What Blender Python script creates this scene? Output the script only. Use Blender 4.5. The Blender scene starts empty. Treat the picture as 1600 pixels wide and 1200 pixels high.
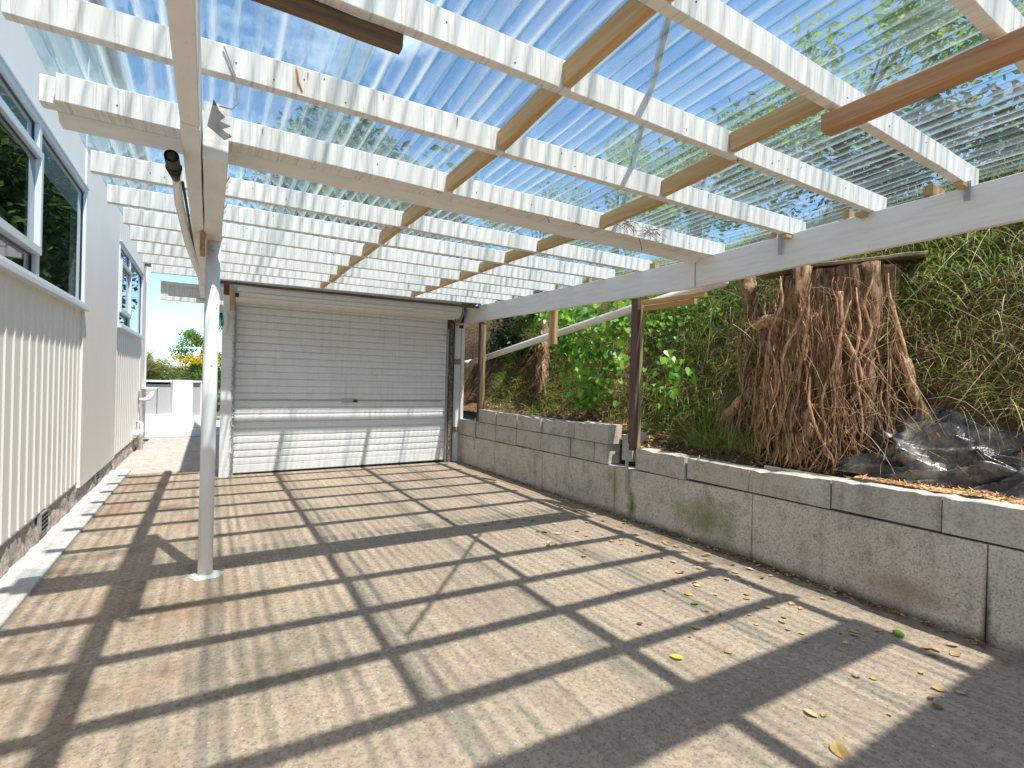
import bpy, math, random
import numpy as np
from mathutils import Vector, Matrix, noise as mn
PI = math.pi
R_ = random.Random(7)
U = R_.uniform
scene = bpy.context.scene
C = scene.collection

# ------------------------------------------------------------------ materials
class NT:
    def __init__(s, name):
        s.m = bpy.data.materials.new(name); s.m.use_nodes = True
        s.t = s.m.node_tree; s.n = s.t.nodes; s.l = s.t.links
        s.n.clear(); s.out = s.n.new('ShaderNodeOutputMaterial')
        s.geo = s.n.new('ShaderNodeNewGeometry')
    def pos(s, sc=(1, 1, 1), rot=(0, 0, 0), loc=(0, 0, 0)):
        mp = s.n.new('ShaderNodeMapping'); s.l.new(s.geo.outputs['Position'], mp.inputs[0])
        mp.inputs['Scale'].default_value = sc; mp.inputs['Rotation'].default_value = rot
        mp.inputs['Location'].default_value = loc
        return mp.outputs[0]
    def noise(s, sc=(1, 1, 1), scale=5, detail=4, rough=.55, dist=0, loc=(0, 0, 0)):
        nd = s.n.new('ShaderNodeTexNoise'); s.l.new(s.pos(sc, loc=loc), nd.inputs['Vector'])
        nd.inputs['Scale'].default_value = scale; nd.inputs['Detail'].default_value = detail
        nd.inputs['Roughness'].default_value = rough; nd.inputs['Distortion'].default_value = dist
        return nd.outputs['Fac']
    def voro(s, sc=(1, 1, 1), scale=50, out='Distance', feature='F1'):
        nd = s.n.new('ShaderNodeTexVoronoi'); nd.feature = feature
        s.l.new(s.pos(sc), nd.inputs['Vector']); nd.inputs['Scale'].default_value = scale
        return nd.outputs[out]
    def ramp(s, fac, stops, interp='LINEAR'):
        nd = s.n.new('ShaderNodeValToRGB'); s.l.new(fac, nd.inputs[0]); e = nd.color_ramp.elements
        nd.color_ramp.interpolation = interp
        while len(e) > len(stops): e.remove(e[-1])
        while len(e) < len(stops): e.new(.5)
        for i, (p, c) in enumerate(stops):
            e[i].position = p; e[i].color = (c, c, c, 1) if not hasattr(c, '__len__') else tuple(c) + (1,)
        return nd.outputs[0]
    def mix(s, fac, a, b, mode='MIX'):
        nd = s.n.new('ShaderNodeMix'); nd.data_type = 'RGBA'; nd.blend_type = mode
        s.put(nd.inputs[0], fac); s.put(nd.inputs[6], a); s.put(nd.inputs[7], b)
        return nd.outputs[2]
    def put(s, sock, v):
        if hasattr(v, 'is_linked'): s.l.new(v, sock)
        elif hasattr(v, '__len__'): sock.default_value = tuple(v) + ((1,) if len(v) == 3 and sock.type == 'RGBA' else ())
        else:
            sock.default_value = (v, v, v, 1) if sock.type == 'RGBA' else v
    def math(s, op, a, b=0.0, c=None, clamp=False):
        nd = s.n.new('ShaderNodeMath'); nd.operation = op; nd.use_clamp = clamp
        s.put(nd.inputs[0], a); s.put(nd.inputs[1], b)
        if c is not None: s.put(nd.inputs[2], c)
        return nd.outputs[0]
    def xyz(s):
        nd = s.n.new('ShaderNodeSeparateXYZ'); s.l.new(s.geo.outputs['Position'], nd.inputs[0]); return nd.outputs
    def blob(s, c, r, nz=.5, soft=.5):
        # soft-edged patch centred on c with radii r, edges broken by noise -> 0..1
        sc = tuple(1 / q for q in r)
        mp = s.n.new('ShaderNodeVectorMath'); mp.operation = 'SUBTRACT'
        s.l.new(s.geo.outputs['Position'], mp.inputs[0]); mp.inputs[1].default_value = c
        m2 = s.n.new('ShaderNodeVectorMath'); m2.operation = 'MULTIPLY'; s.l.new(mp.outputs[0], m2.inputs[0]); m2.inputs[1].default_value = sc
        ln = s.n.new('ShaderNodeVectorMath'); ln.operation = 'LENGTH'; s.l.new(m2.outputs[0], ln.inputs[0])
        d = s.math('ADD', ln.outputs['Value'], s.math('MULTIPLY', s.math('SUBTRACT', s.noise(scale=9, detail=6, rough=.7), .5), nz * 3))
        return s.ramp(d, [(max(0, 1 - soft), 1.0), (1.0, 0.0)])
    def bump(s, h, strength=.3, dist=.01, prev=None):
        nd = s.n.new('ShaderNodeBump'); s.l.new(h, nd.inputs['Height'])
        nd.inputs['Strength'].default_value = strength; nd.inputs['Distance'].default_value = dist
        if prev is not None: s.l.new(prev, nd.inputs['Normal'])
        return nd.outputs[0]
    def bsdf(s, col, rough=.6, spec=.4, metal=0.0, normal=None, **kw):
        b = s.n.new('ShaderNodeBsdfPrincipled')
        s.put(b.inputs['Base Color'], col); s.put(b.inputs['Roughness'], rough)
        s.put(b.inputs['Specular IOR Level'], spec); s.put(b.inputs['Metallic'], metal)
        if normal is not None: s.l.new(normal, b.inputs['Normal'])
        for k, v in kw.items(): s.put(b.inputs[k], v)
        return b.outputs[0]
    def shader(s, typ, **kw):
        b = s.n.new(typ)
        for k, v in kw.items(): s.put(b.inputs[k], v)
        return b.outputs[0]
    def mixs(s, fac, a, b):
        nd = s.n.new('ShaderNodeMixShader'); s.put(nd.inputs[0], fac); s.l.new(a, nd.inputs[1]); s.l.new(b, nd.inputs[2])
        return nd.outputs[0]
    def done(s, sh):
        s.l.new(sh, s.out.inputs[0]); return s.m

def m_painted(name='white_paint_rough_timber', base=(.79, .775, .74), lines=(75, 3, 3), dirt=.75):
    t = NT(name)
    ln = t.noise(lines, 1, 3, .6)
    big = t.noise(scale=2.3, detail=5)
    c = t.mix(t.ramp(ln, [(.36, .85 * dirt), (.46, .10), (.6, 0)]), base, (.48, .46, .42))
    c = t.mix(t.ramp(big, [(.50, 0), (.75, .32 * dirt)]), c, (.52, .50, .44))
    sp = t.noise(scale=90, detail=2)
    c = t.mix(t.ramp(sp, [(.68, 0), (.76, .4)]), c, (.33, .30, .26))
    return t.done(t.bsdf(c, .75, .25, normal=t.bump(ln, .5, .004)))
def m_wood(name, a, b, sc=(55, 2.2, 55), rough=.65, knots=True):
    t = NT(name)
    g = t.noise(sc, 1, 4, .6, .6)
    c = t.mix(t.ramp(g, [(.35, 0), (.68, 1)]), a, b)
    w = t.noise(tuple(q * .18 for q in sc), 1, 3)
    c = t.mix(t.ramp(w, [(.45, 0), (.7, .5)]), c, tuple(q * .62 for q in b))
    if knots:
        k = t.voro((3.5, 2.1, 3.5), 1)
        c = t.mix(t.ramp(k, [(.05, .85), (.10, 0)]), c, tuple(q * .35 for q in b))
    return t.done(t.bsdf(c, rough, .3, normal=t.bump(g, .35, .003)))

M = {}
M['paint'] = m_painted()
t = NT('rust_run'); M['rustrun'] = t.done(t.bsdf((.45, .22, .09), .8, .1))
M['paint_y'] = m_painted('white_paint_smooth_beam', (.80, .79, .77), (4, 4, 40), .25)
M['pine'] = m_wood('pale_pine', (.62, .43, .22), (.50, .31, .13))
M['pine_x'] = m_wood('pale_pine_block', (.60, .42, .22), (.44, .27, .12), (55, 55, 3))
M['brown'] = m_wood('weathered_brown_wood', (.52, .31, .16), (.38, .20, .10))
M['brown_x'] = m_wood('old_dark_timber', (.20, .13, .08), (.10, .065, .04), (2.2, 55, 55))
M['post_brown'] = m_wood('stained_post_timber', (.17, .10, .08), (.08, .05, .042), (55, 55, 2.0))
M['post_raw'] = m_wood('mossy_post_timber', (.40, .30, .16), (.24, .20, .09), (55, 55, 2.0))

t = NT('white_painted_pipe_steel'); z = t.xyz()[2]
rust = t.math('MULTIPLY', t.ramp(z, [(.0, 1), (.055, 0)]), t.ramp(t.noise(scale=30, detail=4), [(.42, 0), (.55, 1)]))
chip = t.ramp(t.noise(scale=26, detail=3), [(.70, 0), (.73, 1)])
c = t.mix(t.ramp(t.noise((1, 1, .3), 12, 5), [(.4, 0), (.8, .25)]), (.80, .80, .79), (.55, .54, .52))
c = t.mix(chip, c, (.25, .2, .17)); c = t.mix(rust, c, (.33, .12, .04))
M['pipe'] = t.done(t.bsdf(c, .42, .5))

t = NT('house_stucco')
n1 = t.noise(scale=85, detail=3, rough=.6); n2 = t.noise(scale=1.2, detail=4)
c = t.mix(t.ramp(n2, [(.35, 0), (.7, .3)]), (.78, .745, .70), (.66, .62, .58))
M['stucco'] = t.done(t.bsdf(c, .8, .3, normal=t.bump(n1, .55, .006)))
t = NT('house_smooth_plaster')
c = t.mix(t.ramp(t.noise((1, 1, .25), 3, 4), [(.35, 0), (.75, .22)]), (.79, .755, .71), (.66, .62, .58))
M['plaster'] = t.done(t.bsdf(c, .7, .3, normal=t.bump(t.noise(scale=160, detail=2), .12, .003)))
t = NT('cream_ribbed_metal')
c = t.mix(t.ramp(t.noise((1, 1, .2), 6, 4), [(.4, 0), (.8, .25)]), (.80, .77, .72), (.66, .61, .55))
M['clad'] = t.done(t.bsdf(c, .38, .5))
t = NT('rough_base_render')
h = t.noise(scale=26, detail=6, rough=.75)
c = t.mix(t.ramp(h, [(.35, .8), (.6, 0)]), (.58, .51, .47), (.22, .18, .14))
M['base'] = t.done(t.bsdf(c, .95, .1, normal=t.bump(h, 1, .03)))
t = NT('window_aluminium_pale')
M['alu'] = t.done(t.bsdf((.62, .68, .72), .35, .5))
t = NT('window_gasket_dark'); M['gasket'] = t.done(t.bsdf((.015, .02, .045), .4, .5))
t = NT('window_glass')
lw = t.n.new('ShaderNodeLayerWeight'); lw.inputs[0].default_value = .5
M['glass'] = t.done(t.mixs(t.math('MULTIPLY_ADD', t.math('POWER', lw.outputs['Facing'], 4.0), .85, .08, clamp=True), t.shader('ShaderNodeBsdfTransparent', Color=(.55, .62, .66)), t.shader('ShaderNodeBsdfGlossy', Color=(.95, .97, 1), Roughness=.01)))
t = NT('recess_shade_black'); M['dark'] = t.done(t.bsdf((.012, .013, .015), .9, .1))  # near-black colour paints in the shade of rooms, holes and gaps
t = NT('roller_blind_fabric'); M['blind'] = t.done(t.bsdf((.62, .60, .57), .9, .1))

t = NT('roller_door_painted_metal')
c = t.mix(t.ramp(t.noise((3, 1, 1), 4, 5), [(.4, 0), (.75, .3)]), (.76, .76, .74), (.60, .60, .58))
sp = t.math('MULTIPLY', t.ramp(t.noise(scale=70, detail=2), [(.68, 0), (.72, 1)]), t.ramp(t.noise((1, 1, 6), 3, 2), [(.45, 0), (.6, 1)]))
c = t.mix(sp, c, (.14, .12, .10))
c = t.mix(t.ramp(t.noise((14, 1, .8), 2, 3), [(.55, 0), (.8, .35)]), c, (.42, .41, .38))
M['door'] = t.done(t.bsdf(c, .40, .5, .0))
t = NT('dull_grey_galvanised')
M['galv'] = t.done(t.bsdf(t.mix(t.noise(scale=25), (.30, .31, .32), (.48, .49, .50)), .5, .5, .7))
t = NT('dull_tin'); M['tin'] = t.done(t.bsdf(t.mix(t.noise(scale=30), (.10, .10, .10), (.26, .25, .23)), .7, .3))
t = NT('rusty_dark_steel')
M['rust'] = t.done(t.bsdf(t.mix(t.noise(scale=60), (.10, .05, .03), (.26, .11, .05)), .8, .3, .3))
t = NT('black_rubber'); M['black'] = t.done(t.bsdf((.015, .015, .016), .45, .4))
t = NT('white_plastic_pipe')
M['pvc'] = t.done(t.bsdf(t.mix(t.ramp(t.noise(scale=8, detail=5), [(.5, 0), (.75, .4)]), (.78, .75, .71), (.50, .44, .36)), .45, .4))
t = NT('teal_cloth'); M['teal'] = t.done(t.bsdf((.01, .18, .13), .6, .3))
t = NT('orange_twine'); M['orange'] = t.done(t.bsdf((.62, .22, .03), .8, .1))

# driveway: trowelled old concrete with exposed aggregate, rust, mould
t = NT('driveway_concrete')
n = t.noise(scale=1.1, detail=6, rough=.6); f = t.noise(scale=42, detail=4, rough=.7)
c = t.mix(t.ramp(n, [(.32, 0), (.68, 1)]), (.53, .40, .285), (.42, .31, .22))
c = t.mix(t.ramp(f, [(.38, .7), (.52, 0)]), c, (.17, .13, .10))
f2 = t.noise(scale=11, detail=7, rough=.75, loc=(5, 2, 0))
c = t.mix(t.ramp(f2, [(.34, .4), (.50, 0)]), c, (.205, .16, .12)); c = t.mix(t.ramp(f2, [(.55, 0), (.72, .22)]), c, (.62, .54, .44))
lines = t.noise((22, .5, 1), 1, 4, .6, .2)
c = t.mix(t.ramp(lines, [(.38, .45), (.55, 0)]), c, (.25, .20, .15))
vc = t.voro(scale=95, out='Color'); vd = t.voro(scale=95)
stone = t.math('MULTIPLY', t.ramp(vd, [(.28, 1), (.42, 0)]), t.ramp(vc, [(.62, 0), (.66, 1)]))
c = t.mix(t.math('MULTIPLY', stone, .6), c, t.mix(t.ramp(t.noise(scale=60, detail=0), [(.45, 0), (.55, 1)]), (.12, .10, .085), (.52, .46, .38)))
vc2 = t.voro(scale=34, out='Color'); vd2 = t.voro(scale=34)
c = t.mix(t.math('MULTIPLY', t.ramp(vd2, [(.10, 1), (.2, 0)]), t.ramp(vc2, [(.74, 0), (.78, .9)])), c, (.62, .60, .55))
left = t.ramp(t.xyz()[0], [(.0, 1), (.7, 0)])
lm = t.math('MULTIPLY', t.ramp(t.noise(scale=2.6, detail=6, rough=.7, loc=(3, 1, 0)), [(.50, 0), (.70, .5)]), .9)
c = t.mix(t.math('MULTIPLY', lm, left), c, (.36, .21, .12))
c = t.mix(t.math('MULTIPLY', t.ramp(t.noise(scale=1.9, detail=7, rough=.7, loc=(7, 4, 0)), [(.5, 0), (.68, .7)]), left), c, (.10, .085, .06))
for p, r, col, a in [((-.05, 3.45, 0), (.5, .35, 1), (.27, .15, .07), .6), ((-.72, 6.3, 0), (.16, .5, 1), (.36, .17, .07), .6), ((-.62, 7.6, 0), (.3, .35, 1), (.36, .18, .08), .55),
                     ((.35, 2.7, 0), (.8, .6, 1), (.12, .115, .085), .55), ((.35, 3.5, 0), (.25, .4, 1), (.20, .18, .09), .35), ((-.5, 2.6, 0), (.5, 1.2, 1), (.15, .12, .085), .4),
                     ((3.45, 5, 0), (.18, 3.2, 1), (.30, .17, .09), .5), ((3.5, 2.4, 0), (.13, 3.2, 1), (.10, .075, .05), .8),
                     ((1.6, 2.7, 0), (.35, .5, 1), (.22, .19, .13), .4), ((2.2, 4.6, 0), (.9, .3, 1), (.30, .24, .17), .4), ((.9, 1.7, 0), (1.0, .45, 1), (.25, .215, .17), .4)]:
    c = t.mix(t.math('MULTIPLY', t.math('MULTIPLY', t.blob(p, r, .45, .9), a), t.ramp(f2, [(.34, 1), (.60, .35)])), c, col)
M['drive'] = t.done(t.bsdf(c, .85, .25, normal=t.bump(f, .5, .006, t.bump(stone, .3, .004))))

def m_conc(name, a, b, speck=.5, moss=(), extra=0):
    t = NT(name)
    n = t.noise(scale=2.2, detail=6, rough=.65); f = t.noise(scale=75, detail=4, rough=.7); g = t.noise(scale=9, detail=8, rough=.8, loc=(1, 8, 3))
    c = t.mix(t.ramp(n, [(.3, 0), (.7, 1)]), a, b)
    c = t.mix(t.ramp(g, [(.36, .55), (.5, 0)]), c, (.20, .175, .145))
    c = t.mix(t.ramp(f, [(.36, speck), (.52, 0)]), c, (.12, .105, .09))
    st = t.noise((7, 7, 1.2), 1, 5, .6)
    c = t.mix(t.ramp(st, [(.52, 0), (.75, .45)]), c, (.17, .15, .12))
    pk = t.noise(scale=1.7, detail=4, loc=(2, 5, 1))
    c = t.mix(t.ramp(pk, [(.55, 0), (.72, .3)]), c, (.46, .33, .26))
    for p, r, col, al in moss: c = t.mix(t.math('MULTIPLY', t.blob(p, r, .35, .8), al), c, col)
    vz = t.voro(scale=38)
    c = t.mix(t.ramp(vz, [(.06, .75), (.11, 0)]), c, (.07, .055, .045))
    return t.done(t.bsdf(c, .9, .2, normal=t.bump(f, .55, .006)))
G = (.10, .15, .02)
M['wallbase'] = m_conc('retaining_wall_concrete', (.68, .63, .555), (.57, .525, .455), .6,
    [((3.6, 3.72, .15), (.5, .07, .22), G, .95), ((3.6, 2.85, .24), (.5, .42, .22), (.15, .19, .05), .75), ((3.6, 3.95, .3), (.5, .10, .3), (.2, .22, .08), .5),
     ((3.6, 2.6, 0), (.5, 4.5, .08), (.13, .10, .07), .8), ((3.6, 1.02, .12), (.5, .03, .3), (.09, .075, .055), .8), ((3.6, 1.4, .16), (.5, .3, .12), (.30, .19, .12), .6)])
M['block'] = m_conc('concrete_block_grey', (.60, .56, .49), (.50, .47, .41), .45)
M['path'] = m_conc('pale_path_concrete', (.66, .64, .60), (.55, .53, .50), .35)
M['apron'] = m_conc('weathered_apron_concrete', (.50, .46, .43), (.42, .39, .36), .4)

# clear corrugated roofing: weathered, trough dirt thickened to stripe the sunlight, milky tongues of residue
t = NT('clear_corrugated_roofing')
xs = t.xyz()
ph = t.math('MULTIPLY', xs[0], 2 * PI / .076)
val = t.math('MULTIPLY_ADD', t.math('SINE', ph), -.5, .5)              # 1 in the trough
val = t.math('POWER', val, 3.0)
tong = t.ramp(t.noise((11, 1.1, 1), 1, 4, .5, 1.2), [(.49, 0), (.515, 1)])
streak = t.noise((34, .7, 1), 1, 3, .6)
wide = t.ramp(t.noise((5, .25, 1), 1, 2, .5, loc=(4, 9, 0)), [(.38, .45), (.60, 1)])
d = t.math('MULTIPLY_ADD', tong, .11, .04)
d = t.math('ADD', d, t.math('MULTIPLY', t.math('MULTIPLY', val, wide), t.ramp(streak, [(.3, .10), (.62, .60)])))
col = t.mix(t.ramp(streak, [(.35, 0), (.7, 1)]), (.42, .50, .52), (.66, .73, .74))
lw = t.n.new('ShaderNodeLayerWeight'); lw.inputs[0].default_value = .5
tr = t.shader('ShaderNodeBsdfTransparent', Color=t.mix(t.ramp(lw.outputs['Facing'], [(.08, 0), (.62, 1)]), (.95, .975, .985), (.46, .66, .74)))
dif = t.mixs(.5, t.shader('ShaderNodeBsdfDiffuse', Color=col), t.shader('ShaderNodeBsdfTranslucent', Color=col))
lw = t.n.new('ShaderNodeLayerWeight'); lw.inputs[0].default_value = .5
fz = t.math('MULTIPLY_ADD', t.math('POWER', lw.outputs['Facing'], 4.0), .75, .05, clamp=True)
body = t.mixs(d, tr, dif)
M['poly'] = t.done(t.mixs(fz, body, t.shader('ShaderNodeBsdfGlossy', Color=(.85, .93, .97), Roughness=.06)))

t = NT('bank_soil')
n = t.noise(scale=14, detail=7, rough=.75)
c = t.mix(t.ramp(n, [(.35, 0), (.65, 1)]), (.07, .045, .026), (.24, .15, .085))
M['soil'] = t.done(t.bsdf(c, .95, .1, normal=t.bump(n, 1, .04)))
t = NT('far_ground'); M['ground'] = t.done(t.bsdf(t.mix(t.noise(scale=.4), (.10, .12, .05), (.2, .18, .12)), .9, .1))

def m_leaf(name, col, tl=.35, rough=.5):
    t = NT(name)
    a = t.mix(t.ramp(t.noise(scale=14, detail=3), [(.35, 0), (.65, 1)]), tuple(q * .75 for q in col), tuple(min(1, q * 1.25) for q in col))
    return t.done(t.mixs(tl, t.bsdf(a, rough, .35), t.shader('ShaderNodeBsdfTranslucent', Color=a)))
GR = [m_leaf('grass_green', (.19, .32, .05), .5), m_leaf('grass_olive', (.36, .38, .11), .45), m_leaf('grass_bright', (.33, .50, .08), .5),
      m_leaf('grass_straw', (.64, .50, .26), .35), m_leaf('grass_dead_brown', (.38, .25, .13), .3), m_leaf('grass_pale_straw', (.72, .62, .42), .3)]
VL = [m_leaf('vine_leaf_bright', (.20, .44, .04), .45, .35), m_leaf('vine_leaf_mid', (.08, .23, .03), .4, .35), m_leaf('vine_leaf_yellow', (.34, .50, .08), .45, .35)]
TL = [m_leaf('tree_leaf_mid', (.15, .25, .05), .6), m_leaf('tree_leaf_dark', (.04, .085, .02)), m_leaf('tree_leaf_light', (.28, .40, .09), .6)]
DL = [m_leaf('shrub_leaf_shaded', (.02, .045, .012), .2), m_leaf('shrub_leaf_lit', (.06, .12, .02), .3)]  # shaded and lit leaf tones: light and shade put into the colour
YL = [m_leaf('yellow_flower', (.80, .55, .02), .3), m_leaf('hedge_leaf', (.05, .14, .02))]
LL = [m_leaf('dry_leaf_tan', (.52, .34, .13), .1), m_leaf('dry_leaf_brown', (.22, .11, .045), .1), m_leaf('dry_leaf_pale', (.60, .46, .25), .1),
      m_leaf('leaf_yellow', (.62, .48, .08), .2), m_leaf('leaf_green', (.16, .30, .04), .2)]
t = NT('stump_bark')
n = t.noise((9, 9, 2.2), 3, 7, .7, .5); n2 = t.noise(scale=2.5, detail=3)
c = t.mix(t.ramp(n, [(.40, 0), (.60, 1)]), (.09, .045, .025), (.50, .31, .18))
c = t.mix(t.ramp(n2, [(.5, 0), (.72, .5)]), c, (.17, .15, .06))
M['bark'] = t.done(t.bsdf(c, .85, .15, normal=t.bump(n, 1, .03)))
t = NT('root_bark')
n = t.noise((20, 20, 7), 2, 5, .7)
c = t.mix(t.ramp(n, [(.38, 0), (.6, 1)]), (.24, .12, .06), (.62, .39, .23))
M['root'] = t.done(t.bsdf(c, .8, .15, normal=t.bump(n, .8, .01)))
t = NT('dark_root_bark')
c = t.mix(t.ramp(t.noise((20, 20, 7), 2, 5, .7), [(.38, 0), (.6, 1)]), (.09, .05, .03), (.32, .19, .11))
M['root_dark'] = t.done(t.bsdf(c, .85, .1))
t = NT('tree_trunk_bark')
M['trunk'] = t.done(t.bsdf(t.mix(t.noise((8, 8, 2), 3, 5), (.07, .05, .035), (.2, .15, .10)), .9, .1))
t = NT('black_polythene')
n = t.noise(scale=5, detail=5)
dust_glint = t.ramp(t.noise(scale=3.2, detail=6, rough=.7), [(.46, 0), (.66, .75)])  # brownish dust, thickened to paint in the grey highlights
c = t.mix(dust_glint, (.022, .022, .025), (.40, .36, .30))
M['poly_black'] = t.done(t.bsdf(c, t.ramp(n, [(.4, .22), (.7, .5)]), .6, normal=t.bump(t.noise(scale=22, detail=4), .4, .01)))
t = NT('wood_chip')
M['chip'] = t.done(t.bsdf(t.mix(t.ramp(t.noise(scale=40), [(.4, 0), (.6, 1)]), (.36, .20, .09), (.68, .46, .24)), .85, .1))
t = NT('white_block_wall'); M['white'] = t.done(t.bsdf(t.mix(t.noise(scale=3), (.78, .77, .75), (.86, .85, .83)), .8, .2))
t = NT('grey_metal_panel'); M['greypanel'] = t.done(t.bsdf((.42, .42, .43), .5, .4))
t = NT('old_plank'); 
M['plank'] = m_wood('slab_wood', (.34, .24, .14), (.20, .14, .08), (4, 40, 40))
t = NT('lens_black'); M['lamp'] = t.done(t.bsdf((.03, .03, .03), .3, .5))

# ------------------------------------------------------------------ mesh building
def wloc(o):
    v = Vector((0, 0, 0))
    while o is not None: v = v + o.location; o = o.parent
    return v
def tag(o, label=None, cat=None, group=None, kind=None):
    if label: o['label'] = label
    if cat: o['category'] = cat
    if group: o['group'] = group
    if kind: o['kind'] = kind
    return o
def thing(name, loc, label, cat, group=None):
    o = bpy.data.objects.new(name, None); C.objects.link(o); o.location = loc; o.empty_display_size = .1
    return tag(o, label, cat, group)
class MB:
    def __init__(s): s.v = []; s.f = []; s.mi = []
    def face(s, pts, mi=0):
        b = len(s.v); s.v += [tuple(p) for p in pts]; s.f.append(tuple(range(b, b + len(pts)))); s.mi.append(mi)
    def box(s, x0, x1, y0, y1, z0, z1, mi=0, ch=.003):
        # box with all edges along its longest axis chamfered
        L = (x1 - x0, y1 - y0, z1 - z0); ax = L.index(max(L))
        ch = min(ch, min(L) * .3)
        c = ((x0 + x1) / 2, (y0 + y1) / 2, (z0 + z1) / 2)
        a = Vector(c); b = Vector(c); a[ax] = (x0, y0, z0)[ax]; b[ax] = (x1, y1, z1)[ax]
        if ax == 0: w, h, u, v = L[1], L[2], Vector((0, 1, 0)), Vector((0, 0, 1))
        elif ax == 1: w, h, u, v = L[0], L[2], Vector((1, 0, 0)), Vector((0, 0, 1))
        else: w, h, u, v = L[0], L[1], Vector((1, 0, 0)), Vector((0, 1, 0))
        s.prism([a, b], u, v, w, h, ch, mi)
        return s
    def prism(s, pts, u, v, w, h, ch=.003, mi=0, jit=0):
        sec = [(-w / 2 + ch, -h / 2), (w / 2 - ch, -h / 2), (w / 2, -h / 2 + ch), (w / 2, h / 2 - ch), (w / 2 - ch, h / 2), (-w / 2 + ch, h / 2), (-w / 2, h / 2 - ch), (-w / 2, -h / 2 + ch)]
        b = len(s.v)
        for p in pts:
            j = (U(-jit, jit), U(-jit, jit))
            for (p1, p2) in sec: s.v.append(tuple(p + u * (p1 + j[0] + U(-jit, jit) * .4) + v * (p2 + j[1] + U(-jit, jit) * .4)))
        n = len(pts)
        for i in range(n - 1):
            for k in range(8):
                k2 = (k + 1) % 8
                s.f.append((b + i * 8 + k, b + i * 8 + k2, b + (i + 1) * 8 + k2, b + (i + 1) * 8 + k)); s.mi.append(mi)
        s.f.append(tuple(b + k for k in range(7, -1, -1))); s.mi.append(mi)
        s.f.append(tuple(b + (n - 1) * 8 + k for k in range(8))); s.mi.append(mi)
    def timber(s, p0, p1, w, h, ch=.004, n=10, jit=.0015, mi=0):
        p0 = Vector(p0); p1 = Vector(p1); d = (p1 - p0).normalized()
        u = d.cross(Vector((0, 0, 1)))
        u = Vector((1, 0, 0)) if u.length < .05 else u.normalized()
        v = u.cross(d).normalized()
        s.prism([p0.lerp(p1, i / n) for i in range(n + 1)], u, v, w, h, ch, mi, jit)
        return s
    def tube(s, pts, rad, n=8, mi=0, cap=True):
        pts = [Vector(p) for p in pts]; m = len(pts)
        if not hasattr(rad, '__len__'): rad = [rad] * m
        b = len(s.v); u = None
        for i, p in enumerate(pts):
            d = (pts[min(i + 1, m - 1)] - pts[max(i - 1, 0)])
            d = d.normalized() if d.length > 1e-7 else Vector((0, 0, 1))
            if u is None: u = d.orthogonal().normalized()
            else:
                u = (u - d * u.dot(d)); u = u.normalized() if u.length > 1e-5 else d.orthogonal().normalized()
            w = d.cross(u)
            for k in range(n):
                a = 2 * PI * k / n; s.v.append(tuple(p + (u * math.cos(a) + w * math.sin(a)) * rad[i]))
        for i in range(m - 1):
            for k in range(n):
                k2 = (k + 1) % n; s.f.append((b + i * n + k, b + i * n + k2, b + (i + 1) * n + k2, b + (i + 1) * n + k)); s.mi.append(mi)
        if cap:
            s.f.append(tuple(b + k for k in range(n - 1, -1, -1))); s.mi.append(mi)
            s.f.append(tuple(b + (m - 1) * n + k for k in range(n))); s.mi.append(mi)
        return s
    def grid(s, fn, nu, nv, mi=0):
        b = len(s.v)
        for i in range(nu + 1):
            for j in range(nv + 1): s.v.append(tuple(fn(i / nu, j / nv)))
        for i in range(nu):
            for j in range(nv):
                a = b + i * (nv + 1) + j; s.f.append((a, a + nv + 1, a + nv + 2, a + 1)); s.mi.append(mi)
        return s
    def build(s, name, mats, parent=None, loc=None, smooth=False, label=None, cat=None, group=None, kind=None):
        if not isinstance(mats, (list, tuple)): mats = [mats]
        o0 = wloc(parent) if parent is not None else Vector(loc or (0, 0, 0))
        me = bpy.data.meshes.new(name)
        me.from_pydata([(x - o0.x, y - o0.y, z - o0.z) for x, y, z in s.v], [], s.f)
        for m_ in mats: me.materials.append(m_)
        if len(mats) > 1: me.polygons.foreach_set('material_index', s.mi)
        if smooth: me.polygons.foreach_set('use_smooth', [True] * len(me.polygons))
        me.update()
        o = bpy.data.objects.new(name, me); C.objects.link(o)
        if parent is not None: o.parent = parent
        else: o.location = o0
        return tag(o, label, cat, group, kind)
def bx(name, mat, parent, *a, **k):
    ch = k.pop('ch', .003)
    return MB().box(*a, ch=ch).build(name, mat, parent, **k)
def lerp(a, b, t_): return a + (b - a) * t_
def pw(x, pts):
    if x <= pts[0][0]: return pts[0][1]
    for (a, b), (c_, d_) in zip(pts, pts[1:]):
        if x <= c_: return b + (d_ - b) * (x - a) / (c_ - a)
    return pts[-1][1]

# ------------------------------------------------------------------ camera
cam_d = bpy.data.cameras.new('camera'); cam = bpy.data.objects.new('camera', cam_d); C.objects.link(cam); scene.camera = cam
MR = Matrix(((0.85865145671, -0.02117047391, -0.51212253116), (-0.51187368616, 0.01626717223, -0.85890669373), (0.02651425, 0.99964353, 0.00313122)))
cam.matrix_world = Matrix.Translation((0, 0, 1.35)) @ MR.to_4x4()
cam_d.sensor_width = 36; cam_d.lens = 792 / 1600 * 36; cam_d.clip_start = .05; cam_d.clip_end = 2000

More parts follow.
